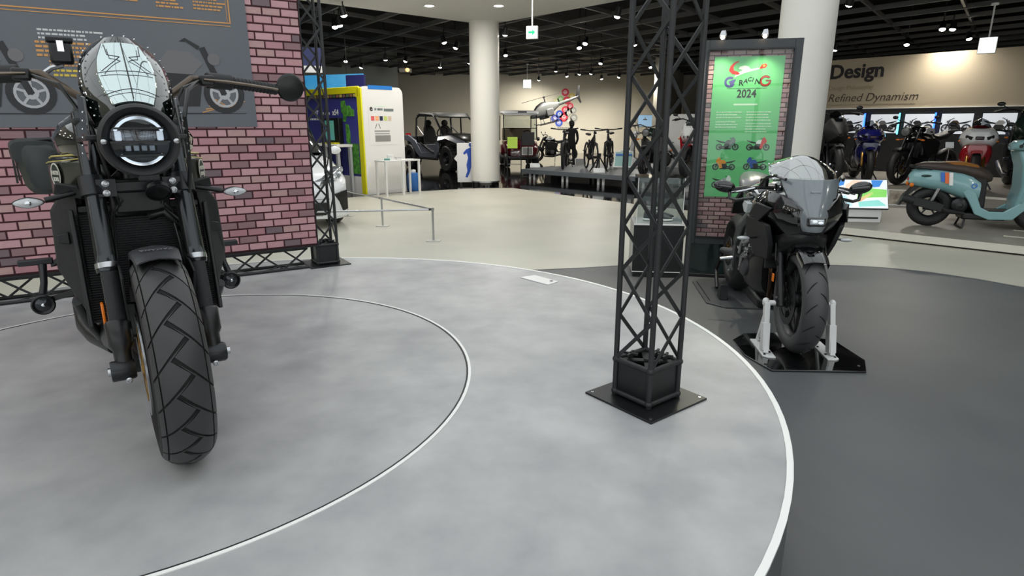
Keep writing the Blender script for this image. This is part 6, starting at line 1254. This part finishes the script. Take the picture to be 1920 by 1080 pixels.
# ================================================================ CENTRE PLATFORM with cycles
cp_m = mat('platform_grey', (98, 104, 110), .45)
PU = V(.73, -.683, 0); PVv = V(.683, .73, 0); PO = V(.23, 15.8, 0)
def PP(a, b, z): return tuple(PO+PU*a+PVv*b+V(0, 0, z))
cpl = struct('platform_centre', MB().prism([PP(0, 0, 0), PP(6.6, 0, 0), PP(6.6, 4.2, 0), PP(0, 4.2, 0)], (0, 0, .15), (0, 0, .25)), cp_m, ang=0, label='grey display platform on short legs')
for k in range(7):
    for d in (0, .14): part('platform_leg', MB().box(PP(.2+k*1.05+d, .12, .075), (.05, .05, .15)), white_paint, cpl, ang=0)
part('platform_core', MB().prism([PP(.4, .7, 0), PP(6.2, .7, 0), PP(6.2, 3.8, 0), PP(.4, 3.8, 0)], (0, 0, 0), (0, 0, .15)), black_gloss, cpl, ang=0)
def ebike(label, loc, ang, m, sc=1., fat=.05, group=None):
    t = thing('bicycle', label, 'bicycle', loc, ang, group); t.scale = (sc,)*3; R = .345
    for nm, x in (('front', 0), ('rear', -1.12)):
        part(nm+'_tire', MB().lathe([(R-.055, -fat*.4), (R-.02, -fat*.5), (R, 0), (R-.02, fat*.5), (R-.055, fat*.4)], (x, 0, R), (0, 1, 0), 30, closed=True), rubber, t, 60)
        sp_ = MB().lathe([(R-.065, -.012), (R-.05, -.014), (R-.05, .014), (R-.065, .012)], (x, 0, R), (0, 1, 0), 30, closed=True).lathe([(.001, -.05), (.03, -.05), (.03, .05), (.001, .05)], (x, 0, R), (0, 1, 0), 14)
        for k in range(14): a = 2*PI*k/14; sp_.bar((x, .02*(-1)**k, R), (x+(R-.06)*math.sin(a), 0, R+(R-.06)*math.cos(a)), .004, .004)
        part(nm+'_wheel', sp_, dark_metal, t)
    part('fork', MB().tube([(0, .06, R), (-.10, .06, .66), (-.14, 0, .70)], .018, 8).tube([(0, -.06, R), (-.10, -.06, .66), (-.14, 0, .70)], .018, 8), m, t)
    part('frame', MB().tube([(-.14, 0, .68), (-.20, 0, .86)], .026, 10).tube([(-.17, 0, .78), (-.70, 0, .34)], .032, 10).tube([(-.19, 0, .84), (-.80, 0, .62)], .024, 10).tube([(-.70, 0, .32), (-.84, 0, .74)], .022, 10).tube([(-.70, .05, .33), (-1.12, .06, R)], .014, 8).tube([(-.70, -.05, .33), (-1.12, -.06, R)], .014, 8).tube([(-.80, .03, .62), (-1.12, .06, R)], .012, 8).tube([(-.80, -.03, .62), (-1.12, -.06, R)], .012, 8), m, t)
    part('drive_unit', MB().ell((-.70, 0, .33), (.10, .07, .09), 14, 8), black_plastic, t); part('battery', MB().tube([(-.28, 0, .72), (-.60, 0, .46)], .045, 10), black_satin, t)
    part('saddle', MB().loft([superring(-.74, 0, .86, .02, .02, 10), superring(-.84, 0, .87, .05, .03, 10), superring(-.98, 0, .88, .075, .03, 10)]), seat_black, t, 60); part('handlebar', MB().tube([(-.24, -.33, 1.0), (-.16, -.13, .97), (-.16, .13, .97), (-.24, .33, 1.0)], .013, 8).tube([(-.20, 0, .86), (-.16, 0, .98)], .018, 8), black_satin, t)
    both(lambda s: part('grip', MB().tube([(-.205, s*.22, .985), (-.245, s*.34, 1.0)], .018, 8), black_plastic, t)); part('display_lamp', MB().box((-.12, 0, .92), (.06, .07, .06)), black_satin, t, bevel=.01); both(lambda s: part('pedal_crank', MB().bar((-.70, s*.09, .33), (-.70+s*.08, s*.09, .33-s*.15), .02, .015).box((-.70+s*.08, s*.125, .33-s*.15), (.09, .07, .02)), dark_metal, t)); part('kick_stand', MB().tube([(-.85, .06, .30), (-.80, .20, .012)], .010, 6), dark_metal, t)
    return t
gE = 'bicycles on the grey platform'
ebike('black electric bicycle facing out at the edge of the grey platform', (1.27, 15.55, .25), math.radians(-99), black_satin, 1.0, .06, gE)
ebike('slim black bicycle on a tripod stand in the middle of the grey platform', (1.98, 14.9, .25), math.radians(-86), black_satin, .98, .04, gE)
ebike('grey electric bicycle behind the black electric bicycle', (2.35, 15.6, .25), math.radians(-105), dark_metal, 1.0, .05, gE)
tr = thing('tripod_stand', 'black tripod stand under the slim black bicycle', 'stand', (2.05, 14.72, .25))
for k in range(3): a = k*2.1+.4; part('tripod_leg', MB().tube([(.0, 0, .38), (.24*math.cos(a), .24*math.sin(a), .012)], .016, 6), black_satin, tr)
part('tripod_head', MB().box((0, 0, .40), (.08, .08, .08)), black_satin, tr, bevel=.01)
scooter('white scooter with a gold luggage box at the far end of the grey platform', (3.9, 16.2, .25), math.radians(160), white_gloss, mat('seat_dark', (40, 36, 34), .5), .92)
moto('dark green retro motorcycle with wide bars seen through the truss tower', (2.90, 13.75, .25), face(-118), green_d, black_satin, 'naked', 1., group='motorcycles on the grey platform')
moto('white and red adventure motorcycle beside the dark framed poster stand', (3.68, 13.25, .25), face(-122), white_gloss, red_gloss, 'adventure', 1.02, white_gloss, group='motorcycles on the grey platform')
moto('old white motorcycle standing at the far cream wall', (.9, 23.0, 0), face(-170), white_gloss, cast_metal, 'naked', .9)
for k, (u, v, w) in enumerate(((1003, 315, .26), (1123, 325, .26))):
    p = G(u, v, .25); info_board('floor_label', ('small white label wedge at the golf cart end of the grey platform', 'small white label wedge in front of the tripod stand')[k], (p.x, p.y, .25), 0, w, .16, .9, paper, white_paint, False)
sl = info_board('info_sign', 'slanted pale info panel on the grey platform edge beside the tripod stand', (2.52, 14.15, .25), -.25, .42, .46, .75, paper_teal, white_paint, False); sl.location.z = .40
part('panel_post', MB().box((0, .06, -.07), (.05, .05, .30)), white_paint, sl); part('panel_header', MB().box(V(0, .05, .28), (.36, .004, .05), R=Matrix.Rotation(-.75, 3, 'X')), mat('header_blue', (70, 110, 190), .5), sl)
info_board('info_board', 'white framed tablet sign between the bicycles', (1.86, 16.95, .25), 0, .30, .22, .6, paper_grey, white_paint, False)
# ================================================================ PERSON in black
per = thing('person', 'person in black clothing with dark hair standing behind the bicycles', 'person', (1.72, 18.3, 0), math.radians(100)); per.scale = (.83,)*3
def skin(name, joints, edges, m, parent, root=0):
    me = bpy.data.meshes.new(name); me.from_pydata([j[0] for j in joints], edges, []); me.materials.append(m)
    o = obj(name, me, parent); md = o.modifiers.new('skin', 'SKIN')
    for i, j in enumerate(joints): me.skin_vertices[0].data[i].radius = (j[1], j[1]) if not isinstance(j[1], tuple) else j[1]
    me.skin_vertices[0].data[root].use_root = True
    md.use_smooth_shade = True; s = o.modifiers.new('sub', 'SUBSURF'); s.levels = 1; s.render_levels = 1
    return o
clothes = mat('clothes_black', (26, 26, 28), .8); skin_m = mat('skin', (190, 148, 124), .6); hair_m = mat('hair_dark', (24, 20, 18), .6)
J = [((0, 0, .95), (.10, .15)), ((0, 0, 1.15), (.09, .13)), ((.0, 0, 1.38), (.09, .16)), ((.01, 0, 1.48), .055), ((.02, 0, 1.56), .05), ((0, .19, 1.40), .06), ((.02, .24, 1.12), .045), ((.14, .21, .93), .035), ((0, -.19, 1.40), .06), ((.02, -.24, 1.12), .045), ((.14, -.21, .93), .035), ((0, .10, .88), .09), ((.02, .11, .50), .065), ((0, .11, .10), .045), ((.10, .12, .05), .04), ((0, -.10, .88), .09), ((.02, -.11, .50), .065), ((0, -.11, .10), .045), ((.10, -.12, .05), .04)]
E_ = [(0, 1), (1, 2), (2, 3), (3, 4), (2, 5), (5, 6), (6, 7), (2, 8), (8, 9), (9, 10), (0, 11), (11, 12), (12, 13), (13, 14), (0, 15), (15, 16), (16, 17), (17, 18)]
bd_ = skin('body', J, E_, clothes, per)
part('head', MB().loft([superring(.02, 0, 1.62, .01, .01, 12)]+[[(.02+x, y*math.cos(a), 1.63+dz+z*math.sin(a)) for a in [2*PI*k/14 for k in range(14)]] for x, y, z, dz in ((-.10, .04, .06, .01), (-.06, .072, .105, 0), (.0, .078, .115, 0), (.05, .07, .105, -.005), (.085, .045, .075, -.012), (.10, .02, .04, -.02))]), skin_m, per, 60)
part('nose', MB().ell((.122, 0, 1.615), (.015, .012, .02), 8, 6), skin_m, per); part('eyes', MB().ell((.105, .03, 1.645), (.008, .012, .006), 8, 4).ell((.105, -.03, 1.645), (.008, .012, .006), 8, 4), ink_dark, per); part('mouth', MB().ell((.108, 0, 1.57), (.008, .022, .005), 8, 4), mat('lips', (150, 84, 78), .6), per); both(lambda s: part('ear', MB().ell((.0, s*.08, 1.625), (.02, .01, .03), 8, 6), skin_m, per))
part('hair', MB().ell((-.005, 0, 1.675), (.115, .095, .085), 16, 10).ell((-.06, 0, 1.62), (.06, .085, .10), 14, 8), hair_m, per, 60)
for s in (-1, 1):
    hd_ = part('hand', MB().ell((.18, s*.205, .89), (.035, .016, .045), 12, 8), skin_m, per, 60); fg_ = MB()
    for k in range(4): fg_.tube([(.165+.014*k, s*.205, .86), (.175+.015*k, s*.20, .825), (.165+.014*k, s*.192, .80+.004*abs(k-1.5))], [.008, .0075, .006], 6)
    fg_.tube([(.205, s*.20, .90), (.225, s*.19, .87), (.225, s*.185, .845)], [.009, .008, .007], 6); part('fingers', fg_, skin_m, hd_, 60)
# ================================================================ HELICOPTER
he = thing('helicopter_drone', 'grey unmanned helicopter hanging before the wall with coloured circles', 'helicopter', (1.42, 24.6, 1.86), math.radians(-168)); he.scale = (.84, .84, 1.1)
he.rotation_euler = (0, math.radians(13), math.radians(-162))
hm = mat('heli_grey', (128, 130, 128), .35); hd2 = mat('heli_dark', (42, 42, 44), .5)
part('fuselage', MB().loft([superring(.95, 0, -.10, .03, .03, 14), superring(.80, 0, -.06, .12, .10, 14), superring(.55, 0, .02, .19, .20, 14), superring(.25, 0, .06, .22, .25, 14), superring(-.05, 0, .06, .21, .23, 14), superring(-.3, 0, .10, .13, .14, 14), superring(-.5, 0, .12, .07, .08, 14)]), hm, he, 60); part('canopy_band', MB().loft([superring(.78, 0, .02, .09, .05, 12), superring(.55, 0, .16, .14, .08, 12), superring(.3, 0, .25, .14, .07, 12), superring(.1, 0, .29, .1, .03, 12)]), hd2, he, 60)
part('tail_boom', MB().tube([(-.4, 0, .12), (-1.2, 0, .18), (-1.55, 0, .22)], [.07, .045, .035], 10), hm, he); part('tail_fin', MB().prism([(-1.42, 0, .22), (-1.62, 0, .58), (-1.72, 0, .58), (-1.60, 0, .20), (-1.66, 0, .0), (-1.58, 0, .0), (-1.48, 0, .18)], (0, -.012, 0), (0, .012, 0)), hd2, he); part('tail_rotor', MB().bar((-1.58, .05, -.02), (-1.58, .05, .46), .04, .008, (0, 1, 0)), hd2, he); part('tail_plane', MB().box((-1.3, 0, .19), (.12, .42, .015)), hd2, he)
part('rotor_mast', MB().tube([(.12, 0, .28), (.12, 0, .46)], .025, 8).ell((.12, 0, .47), (.07, .07, .03), 12, 6), hd2, he)
for a in (.3, .3+PI): part('rotor_blade', MB().bar((.12+.06*math.cos(a), .06*math.sin(a), .475), (.12+1.25*math.cos(a), 1.25*math.sin(a), .46), .09, .012, (0, 0, 1)), hd2, he)
for s in (-1, 1): part('landing_skid', MB().tube([(.75, s*.24, -.36), (.62, s*.24, -.42), (-.25, s*.24, -.42), (-.33, s*.24, -.40)], .014, 8).tube([(.40, s*.14, -.15), (.42, s*.24, -.42)], .012, 8).tube([(-.05, s*.14, -.15), (-.07, s*.24, -.42)], .012, 8), hd2, he)
part('engine_bay', MB().box((.28, 0, -.18), (.42, .26, .14)), hd2, he, bevel=.03); both(lambda s: part('spray_pod', MB().box((.05, s*.26, -.06), (.34, .10, .26)), hm, he, bevel=.04))
part('hang_wire', MB().tube([(.12, 0, .48), (.12, 0, 3.02)], .004, 6), steel, he)
# ================================================================ WALL GRAPHICS
cir = [(1060, 173, (222, 60, 84), 7), (1072, 181, (226, 196, 90), 6), (1063, 188, (226, 60, 80), 7), (1051, 186, (150, 200, 120), 6), (1069, 199, (226, 70, 92), 6), (1060, 206, (226, 60, 84), 7), (1049, 214, (56, 92, 196), 7), (1057, 220, (226, 56, 80), 8), (1066, 211, (190, 186, 172), 7), (1075, 207, (170, 170, 160), 6), (1076, 221, (160, 160, 152), 7), (1040, 222, (80, 90, 180), 7), (1048, 230, (66, 96, 200), 7), (1044, 190, (214, 214, 150), 5), (1067, 227, (200, 196, 184), 6)]
cnm = {(222, 60, 84): 'red'}
gw = thing('wall_graphic', 'cluster of coloured printed circles on the far cream wall behind the helicopter', 'wall graphic', (0, 29.99, 0))
for u, v, c, r in cir:
    a = (v-540)/1150.; th = math.atan(308/1150.); rz_ = -math.sin(th)-a*math.cos(th); ry_ = math.cos(th)-a*math.sin(th); tt = 29.99/ry_
    x, z = (u-960)/1150.*tt, CAM_H+rz_*tt; rr = r*29/1150.
    dk = part('printed_circle', MB().disc(x, z, rr, -.002, -.010, 24), mat('circle_%d_%d_%d' % c, c, .6), gw, ang=0)
    part('circle_icon', MB().ring(x, z, rr*.34, rr*.46, -.011, -.014, 18).box((x, -.013, z), (rr*.5, .004, rr*.2)), white_i, dk, ang=0)
textlines(gw, 2.15, 1.17, 1.0, 1, .05, .04, grey_i, y=-.004)
tv = thing('wall_monitor', 'pale blue wall monitor seen through the truss tower', 'monitor', (5.6, 26.5, 1.47), -.25)
part('monitor_case', MB().box((0, 0, 0), (.72, .06, .50)), mat('tv_case', (120, 124, 126), .4), tv, bevel=.01); part('screen', MB().box((0, -.032, .01), (.68, .006, .45)), mat('tv_screen', (140, 176, 206), .3, emit=(140, 176, 206), es=.5), tv, ang=0); part('picture_figure', MB().box((-.05, -.037, .06), (.16, .003, .05)).box((-.05, -.037, .11), (.03, .003, .07)), ink_mid, tv, ang=0); part('wall_arm', MB().tube([(0, .03, 0), (0, .25, 0)], .02, 8).tube([(0, .1, -.1), (0, .1, -1.47)], .02, 8), dark_metal, tv)
wb_ = thing('white_partition', 'white partition board behind the white and red adventure motorcycle', 'partition', (4.9, 16.2, 0), -.35)
part('board', MB().box((0, 0, .85), (1.9, .06, 1.5)), white_paint, wb_, bevel=.005); part('foot', MB().box((-.7, 0, .05), (.06, .5, .1)).box((.7, 0, .05), (.06, .5, .1)), black_satin, wb_)
